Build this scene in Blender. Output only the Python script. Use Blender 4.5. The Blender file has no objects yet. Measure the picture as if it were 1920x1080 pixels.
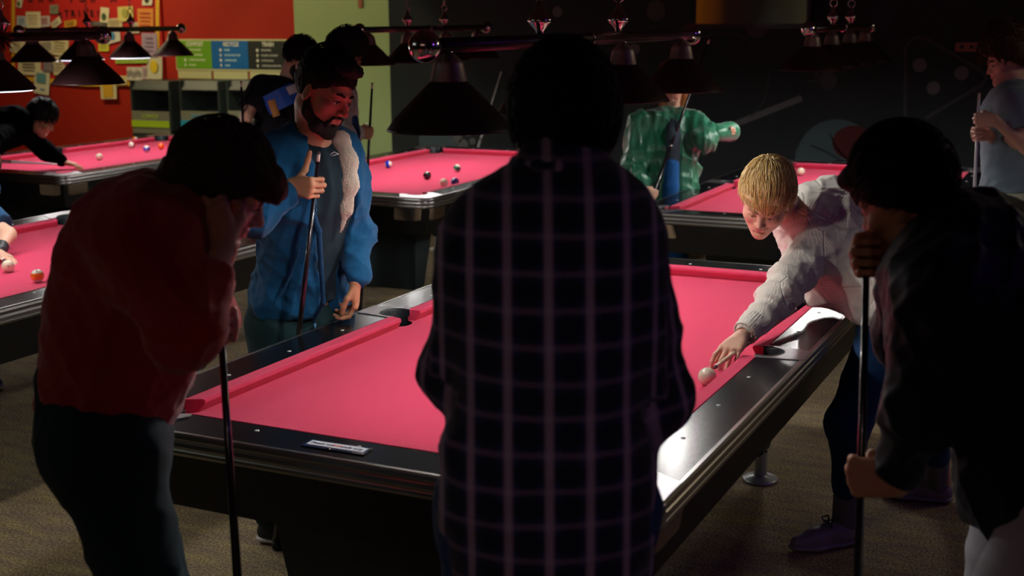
import bpy, bmesh, math, random
import numpy as np
from mathutils import Vector, Matrix, noise
C = bpy.context.scene.collection
SC = bpy.context.scene
pi = math.pi

# ---------------------------------------------------------------- camera
CAM = np.array([1.7142, -4.0154, 1.8728]); YAW, PITCH, ROLL, FPX = -0.448724, -0.2070025, -0.0063578, 2412.303
def cam_axes():
    cy, sy, cp, sp = math.cos(YAW), math.sin(YAW), math.cos(PITCH), math.sin(PITCH)
    f = np.array([sy*cp, cy*cp, sp]); r = np.array([cy, -sy, 0.0]); u = np.cross(r, f)
    cr, sr = math.cos(ROLL), math.sin(ROLL)
    return cr*r + sr*u, -sr*r + cr*u, f
RT, UP, FW = cam_axes()
cd = bpy.data.cameras.new('camera'); cam = bpy.data.objects.new('camera', cd); C.objects.link(cam)
cam.matrix_world = Matrix(((RT[0], UP[0], -FW[0], CAM[0]), (RT[1], UP[1], -FW[1], CAM[1]), (RT[2], UP[2], -FW[2], CAM[2]), (0, 0, 0, 1)))
cd.sensor_width = 36.0; cd.lens = FPX/1920*36; cd.clip_start = .05
cd.dof.use_dof = True; cd.dof.focus_distance = 4.35; cd.dof.aperture_fstop = 3.6
SC.camera = cam
SC.view_settings.view_transform = 'Standard'; SC.view_settings.look = 'None'
SC.view_settings.gamma = 1.0; SC.view_settings.use_curve_mapping = False
SC.view_settings.exposure = 0.0
# ---------------------------------------------------------------- world and room lights
w = bpy.data.worlds.new('world'); SC.world = w; w.use_nodes = True
w.node_tree.nodes['Background'].inputs[0].default_value = (.35, .25, .45, 1)
w.node_tree.nodes['Background'].inputs[1].default_value = 0.004
def lamp(name, kind, loc, energy, color, size=.3, target=None, size_y=None, blend=.4, angle=60):
    l = bpy.data.lights.new(name, kind); l.energy = energy; l.color = color
    if kind == 'AREA':
        l.size = size
        if size_y: l.shape = 'RECTANGLE'; l.size_y = size_y
    else: l.shadow_soft_size = size
    if kind == 'SPOT': l.spot_size = math.radians(angle); l.spot_blend = blend
    o = bpy.data.objects.new(name, l); C.objects.link(o); o.location = loc
    if target is not None:
        o.rotation_euler = (Vector(target)-Vector(loc)).to_track_quat('-Z', 'Y').to_euler()
    return o
# warm ceiling downlights near the notice board wall, violet accent lights of the bar side of the hall
lamp('ceiling_wash_notice_board', 'AREA', (-8.3, 5.6, 2.95), 46, (1.0, .80, .45), 1.4, (-8.0, 7.2, 1.4), .4)
lamp('ceiling_wash_green_wall', 'SPOT', (-5.6, 5.0, 2.9), 60, (.95, .95, .62), .12, (-5.75, 7.2, 1.1), angle=66)
lamp('violet_accent', 'AREA', (4.7, -.6, 2.7), 3.2, (.42, .10, 1.0), .9, (1.2, .2, .9), .35)
lamp('blue_accent', 'AREA', (4.2, 1.9, 2.4), 1.2, (.15, .12, 1.0), .4, (1.1, 1.0, .4), .3)
lamp('right_bar_wash', 'AREA', (3.6, 3.4, 2.95), 15, (1.0, .82, .55), 1.2, (1.6, .6, 0), .6)
lamp('hall_downlight', 'SPOT', (-1.75, -.95, 2.95), 42, (1.0, .93, .78), .06, (-1.75, -.95, 0), blend=.9, angle=44)
lamp('hall_downlight', 'SPOT', (-1.6, 1.6, 2.95), 22, (1.0, .93, .78), .06, (-1.6, 1.6, 0), blend=.9, angle=40)
lamp('plaid_fill_spot', 'SPOT', (2.0, -4.9, 2.95), 24, (1.0, .72, .80), .10, (.85, -2.1, .75), blend=1.0, angle=33)  # added fill spot, brightens the lower back of the plaid shirt
lamp('dim_hall_wash', 'AREA', (1.2, -5.8, 2.95), 4.5, (1.0, .55, .45), 2.5, (.3, -1.5, 1.0), 1.0)
lamp('teal_hall_wash', 'AREA', (-3.4, -3.6, 2.95), 6, (.75, .85, .75), 2.0, (-1.2, -.8, 0.2), 1.2)

# ---------------------------------------------------------------- pixel-ray helpers (points in the hall read off the photograph)
def ray(x, y): return FW + (x-960)/FPX*RT - (y-540)/FPX*UP
def at(x, y, dep): return CAM + ray(x, y)*dep
def hitz(x, y, z):
    d = ray(x, y); return CAM + d*((z-CAM[2])/d[2])
def hity(x, y, Y):
    d = ray(x, y); return CAM + d*((Y-CAM[1])/d[1])
def nz(v): v = np.asarray(v, float); return v/np.linalg.norm(v)

# ---------------------------------------------------------------- materials
MATS = {}
def mat(name, col, rough=.6, metal=0.0, emit=None, estr=0.0, spec=.5, bump=None, vary=None, coat=0.0, sheen=0.0, sss=0.0, alpha=1.0, trans=0.0):
    if name in MATS: return MATS[name]
    m = bpy.data.materials.new(name); m.use_nodes = True; nt = m.node_tree; b = nt.nodes['Principled BSDF']
    b.inputs['Base Color'].default_value = (*col, 1); b.inputs['Roughness'].default_value = rough
    b.inputs['Metallic'].default_value = metal; b.inputs['Specular IOR Level'].default_value = spec
    b.inputs['Coat Weight'].default_value = coat; b.inputs['Sheen Weight'].default_value = sheen
    b.inputs['Transmission Weight'].default_value = trans; b.inputs['Alpha'].default_value = alpha
    if sss:
        b.inputs['Subsurface Weight'].default_value = sss; b.inputs['Subsurface Radius'].default_value = (.012, .005, .003); b.inputs['Subsurface Scale'].default_value = 1.0
    if emit: b.inputs['Emission Color'].default_value = (*emit, 1); b.inputs['Emission Strength'].default_value = estr
    tc = None
    def coords():
        nonlocal tc
        if tc is None: tc = nt.nodes.new('ShaderNodeTexCoord')
        return tc.outputs['Object']
    if vary:   # (scale, amount, other colour)
        sc_, amt, oc = vary
        n = nt.nodes.new('ShaderNodeTexNoise'); n.inputs['Scale'].default_value = sc_; n.inputs['Detail'].default_value = 6
        nt.links.new(coords(), n.inputs['Vector'])
        r = nt.nodes.new('ShaderNodeValToRGB'); r.color_ramp.elements[0].position = .35; r.color_ramp.elements[1].position = .65
        r.color_ramp.elements[0].color = (*col, 1); r.color_ramp.elements[1].color = tuple(c*(1-amt)+o*amt for c, o in zip(col, oc))+(1,)
        nt.links.new(n.outputs['Fac'], r.inputs[0]); nt.links.new(r.outputs[0], b.inputs['Base Color'])
    if bump:   # (scale, strength, distance)
        n = nt.nodes.new('ShaderNodeTexNoise'); n.inputs['Scale'].default_value = bump[0]; n.inputs['Detail'].default_value = 3
        nt.links.new(coords(), n.inputs['Vector'])
        bp = nt.nodes.new('ShaderNodeBump'); bp.inputs['Strength'].default_value = bump[1]; bp.inputs['Distance'].default_value = bump[2]
        nt.links.new(n.outputs['Fac'], bp.inputs['Height']); nt.links.new(bp.outputs[0], b.inputs['Normal'])
    MATS[name] = m; return m
felt = mat('felt', (.60, .046, .112), .95, spec=.1, bump=(900, .12, .0006), vary=(5, .12, (.64, .055, .125)), sheen=.08)
laminate = mat('laminate', (.005, .006, .008), .22, spec=.13, vary=(3, .5, (.014, .013, .016)), bump=(60, .03, .0005))
trimmetal = mat('trim_metal', (.42, .40, .38), .32, 1.0, bump=(200, .02, .0005))
chrome = mat('chrome', (.78, .70, .70), .16, 1.0)
casting = mat('casting', (.50, .48, .50), .38, 1.0, bump=(300, .03, .0003))
cabinet = mat('cabinet', (.004, .004, .005), .45, vary=(2, .4, (.008, .008, .01)))
pocketm = mat('pocket_leather', (.012, .018, .022), .5, bump=(400, .15, .0005))
pearl = mat('pearl', (.8, .82, .8), .25)
legm = mat('leg_laminate', (.016, .030, .034), .5, vary=(4, .4, (.03, .045, .05)))
shadem = mat('shade_metal', (.035, .012, .014), .45, spec=.4, bump=(50, .05, .001))
shadein = mat('shade_lining', (.8, .8, .78), .6)
tubem = mat('lamp_tube', (.03, .010, .014), .35, spec=.6)
bulbm = mat('bulb_glass', (.9, .9, .9), .4, emit=(.95, 1.0, .98), estr=14)
black = mat('black_plastic', (.01, .01, .012), .4)
darkwood = mat('cue_black', (.012, .008, .012), .25, coat=.5)
maple = mat('cue_maple', (.72, .55, .36), .35, coat=.3, vary=(8, .3, (.62, .45, .28)))
whitecue = mat('cue_white', (.78, .75, .78), .35)
ivory = mat('ferrule', (.85, .68, .58), .4)
steel = mat('steel_ring', (.6, .6, .6), .25, 1.0)
chalk = mat('cue_tip_leather', (.12, .06, .09), .8)

# ---------------------------------------------------------------- object helpers
def tag(o, label=None, cat=None, group=None, kind=None):
    if label: o['label'] = label
    if cat: o['category'] = cat
    if group: o['group'] = group
    if kind: o['kind'] = kind
    return o
def empty(name, loc=(0, 0, 0), rz=0.0, parent=None):
    o = bpy.data.objects.new(name, None); C.objects.link(o); o.location = loc; o.rotation_euler = (0, 0, rz); o.empty_display_size = .1
    if parent: o.parent = parent
    return o
def link_mesh(name, me, m, parent=None, smooth=False):
    if m is not None:
        for mm in (m if isinstance(m, (list, tuple)) else [m]): me.materials.append(mm)
    if smooth: me.polygons.foreach_set('use_smooth', [True]*len(me.polygons))
    o = bpy.data.objects.new(name, me); C.objects.link(o)
    if parent is not None: o.parent = parent
    return o
class MB:
    """collects shapes into one mesh"""
    def __init__(s): s.v = []; s.f = []; s.sm = []
    def add(s, vs, fs, smooth=False):
        n = len(s.v); s.v += [tuple(map(float, p)) for p in vs]; s.f += [tuple(i+n for i in f) for f in fs]; s.sm += [smooth]*len(fs); return s
    def box(s, c, d, rz=0.0, M=None):
        x, y, z = (k/2 for k in d); pts = [(a*x, b*y, e*z) for a in (-1, 1) for b in (-1, 1) for e in (-1, 1)]
        cr, sr = math.cos(rz), math.sin(rz)
        pts = [(c[0]+p[0]*cr-p[1]*sr, c[1]+p[0]*sr+p[1]*cr, c[2]+p[2]) for p in pts]
        return s.add(pts, [(0, 1, 3, 2), (4, 6, 7, 5), (0, 4, 5, 1), (2, 3, 7, 6), (0, 2, 6, 4), (1, 5, 7, 3)])
    def hexa(s, bot, top):
        n = len(bot); return s.add(list(bot)+list(top), [tuple(range(n))[::-1], tuple(range(n, 2*n))]+[(i, (i+1) % n, n+(i+1) % n, n+i) for i in range(n)])
    def prism(s, poly, z0, z1):
        return s.hexa([(x, y, z0) for x, y in poly], [(x, y, z1) for x, y in poly])
    def tube(s, pts, rad, n=12, cap=True):
        pts = [Vector(p) for p in pts]; k = len(pts)
        rad = [rad]*k if not isinstance(rad, (list, tuple)) else rad
        vs = []; prev = None
        for i, p in enumerate(pts):
            d = (pts[min(i+1, k-1)]-pts[max(i-1, 0)]).normalized()
            if prev is None: a = d.orthogonal().normalized()
            else: a = (prev - d*prev.dot(d)).normalized()
            prev = a; b = d.cross(a)
            vs += [p+(a*math.cos(2*pi*j/n)+b*math.sin(2*pi*j/n))*rad[i] for j in range(n)]
        fs = [(i*n+j, i*n+(j+1) % n, (i+1)*n+(j+1) % n, (i+1)*n+j) for i in range(k-1) for j in range(n)]
        if cap: fs += [tuple(range(n))[::-1], tuple(range((k-1)*n, k*n))]
        return s.add(vs, fs, True)
    def lathe(s, prof, c=(0, 0, 0), n=32, ax=None, cap=False):
        vs = []; k = len(prof)
        if ax is None: A, B, D = Vector((1, 0, 0)), Vector((0, 1, 0)), Vector((0, 0, 1))
        else: D = Vector(ax).normalized(); A = D.orthogonal().normalized(); B = D.cross(A)
        c = Vector(c)
        for r, z in prof: vs += [c+D*z+(A*math.cos(2*pi*j/n)+B*math.sin(2*pi*j/n))*r for j in range(n)]
        fs = [(i*n+j, i*n+(j+1) % n, (i+1)*n+(j+1) % n, (i+1)*n+j) for i in range(k-1) for j in range(n)]
        if cap: fs += [tuple(range(n))[::-1], tuple(range((k-1)*n, k*n))]
        return s.add(vs, fs, True)
    def sphere(s, c, r, n=20, m=12, sc=(1, 1, 1)):
        prof = [(max(1e-5, math.sin(pi*i/m))*r, -math.cos(pi*i/m)*r) for i in range(m+1)]
        k = len(s.v); s.lathe(prof, (0, 0, 0), n)
        for i in range(k, len(s.v)): p = s.v[i]; s.v[i] = (c[0]+p[0]*sc[0], c[1]+p[1]*sc[1], c[2]+p[2]*sc[2])
        return s
    def torus(s, c, R, r, A, B, n=20, m=8, sB=1.0):
        A = Vector(A).normalized(); B = Vector(B).normalized()
        pts = [Vector(c)+A*math.cos(2*pi*i/n)*R+B*math.sin(2*pi*i/n)*R*sB for i in range(n)]
        N = A.cross(B); vs = []
        for i in range(n):
            d = (pts[i]-Vector(c)).normalized()
            vs += [pts[i]+(d*math.cos(2*pi*j/m)+N*math.sin(2*pi*j/m))*r for j in range(m)]
        return s.add(vs, [(i*m+j, ((i+1) % n)*m+j, ((i+1) % n)*m+(j+1) % m, i*m+(j+1) % m) for i in range(n) for j in range(m)], True)
    def build(s, name, m, parent=None, bevel=None):
        me = bpy.data.meshes.new(name); me.from_pydata(s.v, [], s.f); me.polygons.foreach_set('use_smooth', s.sm)
        bm = bmesh.new(); bm.from_mesh(me); bmesh.ops.recalc_face_normals(bm, faces=bm.faces)
        if bevel: bmesh.ops.bevel(bm, geom=[e for e in bm.edges if e.is_manifold and e.calc_face_angle(0) > .6], offset=bevel, segments=2, affect='EDGES')
        bm.to_mesh(me); bm.free()
        o = link_mesh(name, me, m, parent)
        return o
def text_mesh(name, s, size, m, parent=None, loc=(0, 0, 0), rot=(pi/2, 0, 0), extrude=.001, align='CENTER', xs=1.0, bold=0.0):
    cu = bpy.data.curves.new(name, 'FONT'); cu.body = s; cu.size = size; cu.extrude = extrude; cu.align_x = align; cu.align_y = 'CENTER'; cu.offset = bold; cu.resolution_u = 3
    t = bpy.data.objects.new(name, cu); C.objects.link(t)
    dg = bpy.context.evaluated_depsgraph_get(); me = bpy.data.meshes.new_from_object(t.evaluated_get(dg))
    bpy.data.objects.remove(t); me.transform(Matrix.Diagonal((xs, 1, 1, 1)))
    me.materials.clear(); o = link_mesh(name, me, m, parent); o.location = loc; o.rotation_euler = rot
    return o
def copy_tree(o, parent=None):
    c = o.copy(); C.objects.link(c)
    if parent is not None: c.parent = parent
    for ch in KIDS.get(o.name, [q for q in o.children]): copy_tree(ch, c)
    return c
KIDS = {}

# ---------------------------------------------------------------- the setting
def carpet():
    m = bpy.data.materials.new('carpet'); m.use_nodes = True; nt = m.node_tree; b = nt.nodes['Principled BSDF']
    tc = nt.nodes.new('ShaderNodeTexCoord'); N = nt.nodes.new
    n1 = N('ShaderNodeTexNoise'); n1.inputs['Scale'].default_value = 110; n1.inputs['Detail'].default_value = 4
    n2 = N('ShaderNodeTexNoise'); n2.inputs['Scale'].default_value = 5; n2.inputs['Detail'].default_value = 5
    mp = N('ShaderNodeMapping'); mp.inputs['Scale'].default_value = (1, 4, 1); mp.inputs['Rotation'].default_value = (0, 0, .9)
    nt.links.new(tc.outputs['Object'], n1.inputs['Vector']); nt.links.new(tc.outputs['Object'], mp.inputs[0]); nt.links.new(mp.outputs[0], n2.inputs['Vector'])
    r1 = N('ShaderNodeValToRGB'); e = r1.color_ramp.elements; e[0].position = .38; e[1].position = .62; e[0].color = (.24, .195, .12, 1); e[1].color = (.60, .51, .34, 1)
    r2 = N('ShaderNodeValToRGB'); e = r2.color_ramp.elements; e[0].position = .35; e[1].position = .7; e[0].color = (.75, .68, .78, 1); e[1].color = (1.1, 1.05, .8, 1)
    mx = N('ShaderNodeMix'); mx.data_type = 'RGBA'; mx.blend_type = 'MULTIPLY'; mx.inputs[0].default_value = 1
    nt.links.new(n1.outputs['Fac'], r1.inputs[0]); nt.links.new(n2.outputs['Fac'], r2.inputs[0])
    nt.links.new(r1.outputs[0], mx.inputs[6]); nt.links.new(r2.outputs[0], mx.inputs[7]); nt.links.new(mx.outputs[2], b.inputs['Base Color'])
    b.inputs['Roughness'].default_value = 1; b.inputs['Specular IOR Level'].default_value = .1
    bp = N('ShaderNodeBump'); bp.inputs['Strength'].default_value = .8; bp.inputs['Distance'].default_value = .006
    nt.links.new(n1.outputs['Fac'], bp.inputs['Height']); nt.links.new(bp.outputs[0], b.inputs['Normal'])
    return m
YW = 7.3
redp = mat('red_paint', (.42, .022, .008), .75, spec=.3, bump=(120, .1, .002), vary=(2, .15, (.36, .02, .008)))
greenp = mat('pale_green_paint', (.36, .46, .20), .8, spec=.3, bump=(120, .1, .002))
darkp = mat('charcoal_paint', (.014, .018, .020), .8, spec=.3, bump=(120, .08, .002), vary=(1.5, .3, (.018, .017, .022)))
ceilp = mat('black_ceiling_paint', (.03, .03, .03), .9)
def struct(name, mb, m): o = mb.build(name, m); o['kind'] = 'structure'; return o
struct('floor', MB().box((-3.1, .5, -.05), (17.2, 14, .1)), carpet())
struct('ceiling', MB().box((-3.1, .5, 3.05), (17.2, 14, .1)), ceilp)
xr = float(hity(556, 150, YW)[0]); xg = float(hity(733, 200, YW)[0])
struct('wall_back_red', MB().box(((-11.7+xr)/2, YW+.05, 1.5), (xr+11.7, .1, 3)), redp)
struct('wall_back_green', MB().box(((xr+xg)/2, YW+.05, 1.5), (xg-xr, .1, 3)), greenp)
struct('wall_back_mural', MB().box(((xg+5.5)/2, YW+.05, 1.5), (5.5-xg, .1, 3)), darkp)
struct('wall_left', MB().box((-11.65, .5, 1.5), (.1, 14, 3)), redp)
struct('wall_right', MB().box((5.55, .5, 1.5), (.1, 14, 3)), darkp)
struct('wall_front', MB().box((-3.1, -6.55, 1.5), (17.2, .1, 3)), darkp)
struct('baseboard_back', MB().box((-3.1, YW-.012, .06), (17.1, .022, .12)), black)

# painted figures of the mural (thin coats of paint on the wall)
def wallpt(x, y, off=.004): q = hity(x, y, YW-off); return (q[0], YW-off, q[2])
def paint_stroke(mb, pts, wd, off=.003):
    P = [Vector(wallpt(*p, off)) for p in pts]; L = []; R_ = []
    for i, p in enumerate(P):
        d = (P[min(i+1, len(P)-1)]-P[max(i-1, 0)]).normalized(); n = Vector((-d.z, 0, d.x))
        L.append(p+n*wd/2); R_.append(p-n*wd/2)
    k = len(P); mb.add(L+R_, [(i, i+1, k+i+1, k+i) for i in range(k-1)])
def paint_disc(mb, x, y, r, off=.003, sx=1.0, a0=0, a1=2*pi, ri=0.0):
    c = Vector(wallpt(x, y, off)); n = 28; A = [a0+(a1-a0)*i/n for i in range(n+1)]
    if ri: mb.add([c+Vector((math.cos(a)*r*sx, 0, math.sin(a)*r)) for a in A]+[c+Vector((math.cos(a)*ri*sx, 0, math.sin(a)*ri)) for a in A], [(i, i+1, n+2+i, n+1+i) for i in range(n)])
    else: mb.add([c]+[c+Vector((math.cos(a)*r*sx, 0, math.sin(a)*r)) for a in A], [(0, i+1, i+2) for i in range(n)])
gp = mat('mural_grey_paint', (.11, .105, .11), .85, spec=.2); gp2 = mat('mural_dim_paint', (.055, .052, .056), .85, spec=.2)
gl = mat('mural_teal_paint', (.060, .085, .095), .85, spec=.2); gr = mat('mural_maroon_paint', (.07, .012, .014), .85, spec=.2)
mural = empty('painted_mural', (0, YW, 1.5)); tag(mural, 'faint grey painted mural of balls, cue and rack on the charcoal back wall', 'mural')
def mpart(mb, name, m): o = mb.build(name, m); o.parent = mural; o.matrix_parent_inverse = Matrix.Translation((0, -YW, -1.5)); return o
m1 = MB(); paint_stroke(m1, [(1375, 234), (1503, 184)], .055); mpart(m1, 'painted_cue', gp)
m1 = MB()
tri = [(1697, 228), (1698, 92), (1708, 74), (1724, 70), (1740, 74), (1838, 132), (1850, 146), (1842, 158), (1735, 222)]
paint_stroke(m1, tri, .028); mpart(m1, 'painted_rack', gp2)
for x, y, r in [(1725, 122, .058), (1803, 137, .058), (1750, 165, .055), (1420, 50, .10), (1190, 92, .05), (1045, 22, .05), (1553, 152, .075), (1230, 20, .09)]:
    m1 = MB(); paint_disc(m1, x, y, r); mpart(m1, 'painted_ball', gp if r < .06 else gp2)
m1 = MB()
for k in range(4): 
    a = .9+k*.75; c = wallpt(1546, 152, .005)
    m1.add([Vector(c)+Vector((math.cos(a+s)*q, 0, math.sin(a+s)*q)) for s, q in ((-.25, .06), (0, .17), (.25, .06))], [(0, 1, 2)])
mpart(m1, 'painted_star', gp2)
m1 = MB(); paint_disc(m1, 1568, 300, .36, .003, a0=.0, a1=pi+.4); mpart(m1, 'painted_large_ball', gl)
m1 = MB(); paint_disc(m1, 1600, 268, .15, .006, sx=1.2); mpart(m1, 'painted_spot', gr)
m1 = MB(); paint_stroke(m1, [(1556, 250), (1566, 275), (1590, 300)], .012, .006); paint_stroke(m1, [(1520, 272), (1550, 285), (1585, 306)], .012, .006); paint_disc(m1, 1568, 300, .365, .005, a0=.9, a1=2.9, ri=.352); mpart(m1, 'painted_seams', darkp)
m1 = MB(); m1.add([wallpt(*q) for q in [(786, 242), (850, 240), (856, 262), (860, 290), (786, 290)]], [(0, 1, 2, 3, 4)]); mpart(m1, 'painted_block', gl)
for x, y, r in [(858, 258, .05), (868, 272, .06), (886, 265, .035), (878, 246, .05)]:
    m1 = MB(); paint_disc(m1, x, y, r, .006); mpart(m1, 'painted_ball', gp)
m1 = MB(); paint_disc(m1, 1355, 150, .42, .003, ri=.41, a0=-.9, a1=2.0); mpart(m1, 'painted_arc', gp2)

# television on the back wall
tv = empty('wall_television', (0, YW, 2.0)); tag(tv, 'black television high on the charcoal wall showing dim orange and yellow glow', 'television')
def P7(o, par, loc): o.parent = par; o.matrix_parent_inverse = Matrix.Translation([-q for q in loc]); return o
TL, BR = hity(1303, -90, 7.12), hity(1516, 54, 7.12)
cx, cz, wx, wz = (TL[0]+BR[0])/2, (TL[2]+BR[2])/2, BR[0]-TL[0], TL[2]-BR[2]
P7(MB().box((cx, 7.2, cz), (wx, .14, wz)).build('housing', black, bevel=.01), tv, (0, YW, 2))
scm = bpy.data.materials.new('tv_picture'); scm.use_nodes = True; nt = scm.node_tree; b = nt.nodes['Principled BSDF']; b.inputs['Base Color'].default_value = (.003, .003, .003, 1); b.inputs['Roughness'].default_value = .3
tcn = nt.nodes.new('ShaderNodeTexCoord'); sx_ = nt.nodes.new('ShaderNodeSeparateXYZ'); nt.links.new(tcn.outputs['Generated'], sx_.inputs[0])
rr = nt.nodes.new('ShaderNodeValToRGB'); rr.color_ramp.interpolation = 'EASE'; els = rr.color_ramp.elements
els[0].position = 0; els[0].color = (.055, .014, .0, 1); els[1].position = 1; els[1].color = (.012, .010, .003, 1)
for q, c_ in ((.12, (.035, .008, .0, 1)), (.3, (.004, .0005, .0, 1)), (.55, (.001, .0008, .0005, 1)), (.82, (.006, .005, .001, 1))):
    e_ = els.new(q); e_.color = c_
nt.links.new(sx_.outputs[0], rr.inputs[0]); nt.links.new(rr.outputs[0], b.inputs['Emission Color']); b.inputs['Emission Strength'].default_value = 1.0
P7(MB().box((cx, 7.126, cz+.01), (wx-.05, .006, wz-.07)).build('screen', scm), tv, (0, YW, 2))
q = hity(1509, 53, 7.11); P7(MB().sphere((q[0], 7.118, q[2]+.008), .009).build('standby_light', mat('red_led', (.5, 0, .02), .4, emit=(1, .01, .05), estr=1.2)), tv, (0, YW, 2))

# bulletin board
bb = empty('notice_board', (-8.2, YW, 1.9)); tag(bb, 'red paper notice board with yellow border on the red wall', 'notice board')
def WP(x, y, Y=YW-.03): q = hity(x, y, Y); return float(q[0]), float(q[2])
x0, z0 = WP(27, 155); x1, z1 = WP(300, 0); z1 = 2.32; z0 = WP(160, 153)[1]
P7(MB().box(((x0+x1)/2, YW-.018, (z0+z1)/2), (x1-x0, .028, z1-z0)).build('backing', mat('red_poster_paper', (.50, .012, .008), .8, bump=(40, .1, .002))), bb, (-8.2, YW, 1.9))
ym = mat('yellow_border', (.72, .42, .02), .7, bump=(60, .3, .004))
def strip(pts, wdt, y=YW-.036):
    m_ = MB(); Pq = [Vector((p[0], y-.004*(i % 2), p[1])) for i, p in enumerate(pts)]
    L = []; R_ = []
    for i, p in enumerate(Pq):
        d = (Pq[min(i+1, len(Pq)-1)]-Pq[max(i-1, 0)]).normalized(); n_ = Vector((-d.z, 0, d.x)); L.append(p+n_*wdt/2); R_.append(p-n_*wdt/2)
    k = len(Pq); m_.add(L+R_, [(i, i+1, k+i+1, k+i) for i in range(k-1)]); o = m_.build('border_strip', ym); P7(o, bb, (-8.2, YW, 1.9)); return o
strip([WP(26, y) for y in (-20, 30, 80, 120, 148)], .05)
strip([WP(296, y) for y in (-20, 30, 80, 120, 148)], .05)
strip([WP(x, y) for x, y in ((24, 148), (70, 149), (110, 153), (160, 157), (200, 158), (246, 156), (252, 160))], .055)
for s_, x, y, sz in [('STRIKE!', 150, 28, .125)]:
    for i, ch in enumerate(s_):
        q = WP(114+i*11.8, 26+(4 if i == 0 else 0)); text_mesh('letter', ch, .10, black, None, (q[0], YW-.036, q[1]), bold=.004); o = bpy.context.scene.objects[-1] if False else None
for i, ch in enumerate('WORK FOR A'):
    if ch == ' ': continue
    q = WP(38+i*19.5, 0); text_mesh('letter', ch, .12, black, None, (q[0], YW-.036, q[1]+.012), bold=.004)
for o in [o for o in C.objects if o.name.split('.')[0] == 'letter']: P7(o, bb, (-8.2, YW, 1.9))
cr = (.72, .66, .42); wh = (.70, .68, .60)
flyers = [ # px rect, colour, rotation, description, accent
 (33,30,52,50, (.45,.50,.50), .05, 'grey blue flyer at the board top left beside the tall cream sheet', (.3,.4,.6)),
 (51,22,76,52, cr, .0, 'tall cream sheet near the top left of the notice board', (.6,.5,.3)),
 (77,30,94,50, (.55,.50,.50), -.03, 'pale flyer with red and blue lines right of the tall cream sheet', (.5,.05,.05)),
 (95,9,110,26, (.22,.21,.13), .0, 'small olive square card left of the word STRIKE', (.35,.35,.25)),
 (97,36,116,50, cr, -.5, 'tilted cream slip below the olive square card', (.4,.35,.3)),
 (122,38,144,50, (.7,.35,.03), -.1, 'rounded orange card under the word STRIKE', (.15,.08,.02)),
 (171,40,203,49, (.08,.07,.05), .03, 'dark wide strip card right of the orange card', (.3,.3,.25)),
 (190,14,204,42, cr, .1, 'cream pin shaped cutout after the exclamation mark', (.05,.1,.03)),
 (203,34,230,52, (.6,.5,.3), -.05, 'tan note under the pale yellow sheet', (.5,.4,.2)),
 (223,12,250,40, (.66,.58,.18), -.04, 'pale yellow sheet with an olive drawing at the upper right', (.4,.38,.08)),
 (260,16,287,58, (.72,.28,.05), .02, 'orange leaflet beside the right yellow border', (.5,.08,.03)),
 (246,42,262,62, (.6,.55,.4), 0, 'small cream card left of the orange leaflet', (.4,.4,.4)),
 (22,74,46,100, cr, .2, 'cream card half behind the near lamp at the board left edge', (.5,.45,.3)),
 (72,75,104,100, (.62,.56,.38), -.15, 'crumpled cream sheet between two lamp shades', (.3,.3,.25)),
 (100,72,128,104, (.7,.62,.35), .12, 'yellowed sheet right of the crumpled cream sheet', (.45,.4,.2)),
 (36,108,76,140, cr, .02, 'large cream letter above the hanging blue picture leaflet', (.1,.1,.08)),
 (82,110,101,135, (.20,.16,.17), 0, 'dark photo print on white card beside the large cream letter', (.5,.45,.5)),
 (102,106,122,140, (.66,.60,.35), -.04, 'cream sheet of text right of the dark photo print', (.5,.4,.3)),
 (120,106,134,120, (.55,.08,.16), .05, 'small crimson slip behind the lamp shade', (.4,.1,.1)),
 (200,56,226,80, (.62,.60,.50), -.2, 'white leaflet with a blue dolphin shape near the lamp end', (.05,.25,.5)),
 (186,72,204,96, (.65,.6,.05), 0, 'bright yellow card below the leaflet with the blue shape', (.5,.5,.1)),
 (268,62,294,106, (.40,.30,.40), .02, 'mauve poster beside the right yellow border', (.25,.2,.3)),
 (218,96,278,118, (.33,.50,.06), -.02, 'wide green map leaflet in the lower right of the board', (.5,.55,.15)),
 (278,106,304,148, (.62,.60,.42), .03, 'cream sheet with a yellow sun over the right border', (.75,.55,.02)),
 (240,126,268,150, (.60,.58,.48), .0, 'cream form with a grey picture under the green map leaflet', (.3,.28,.25)),
 (268,124,280,148, (.55,.40,.42), .0, 'narrow pink slip beside the cream form', (.4,.3,.3)),
 (216,142,238,158, (.68,.58,.30), .02, 'tan card left of the cream form on the lower border', (.5,.45,.2)),
 (24,146,48,164, (.75,.50,.08), .0, 'orange card hanging under the lower left border', (.7,.6,.3)),
 (67,132,92,176, (.72,.70,.50), .12, 'white leaflet with a teal picture hanging below the board', (.12,.32,.35)),
 (191,142,218,185, (.70,.62,.35), -.03, 'yellow and cream sheet hanging lowest below the board', (.68,.40,.02)),
 (150,146,176,152, (.66,.64,.55), .0, 'white strip note on the lower yellow border', (.4,.3,.2)),
 (33,-6,42,14, (.66,.62,.45), .2, 'cream pin shaped cutout at the top left of the board', (.05,.1,.02)),
 (268,-8,286,10, (.66,.64,.5), .0, 'cream round cutout with a dark oval at the top right', (.03,.05,.01)),
]
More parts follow.
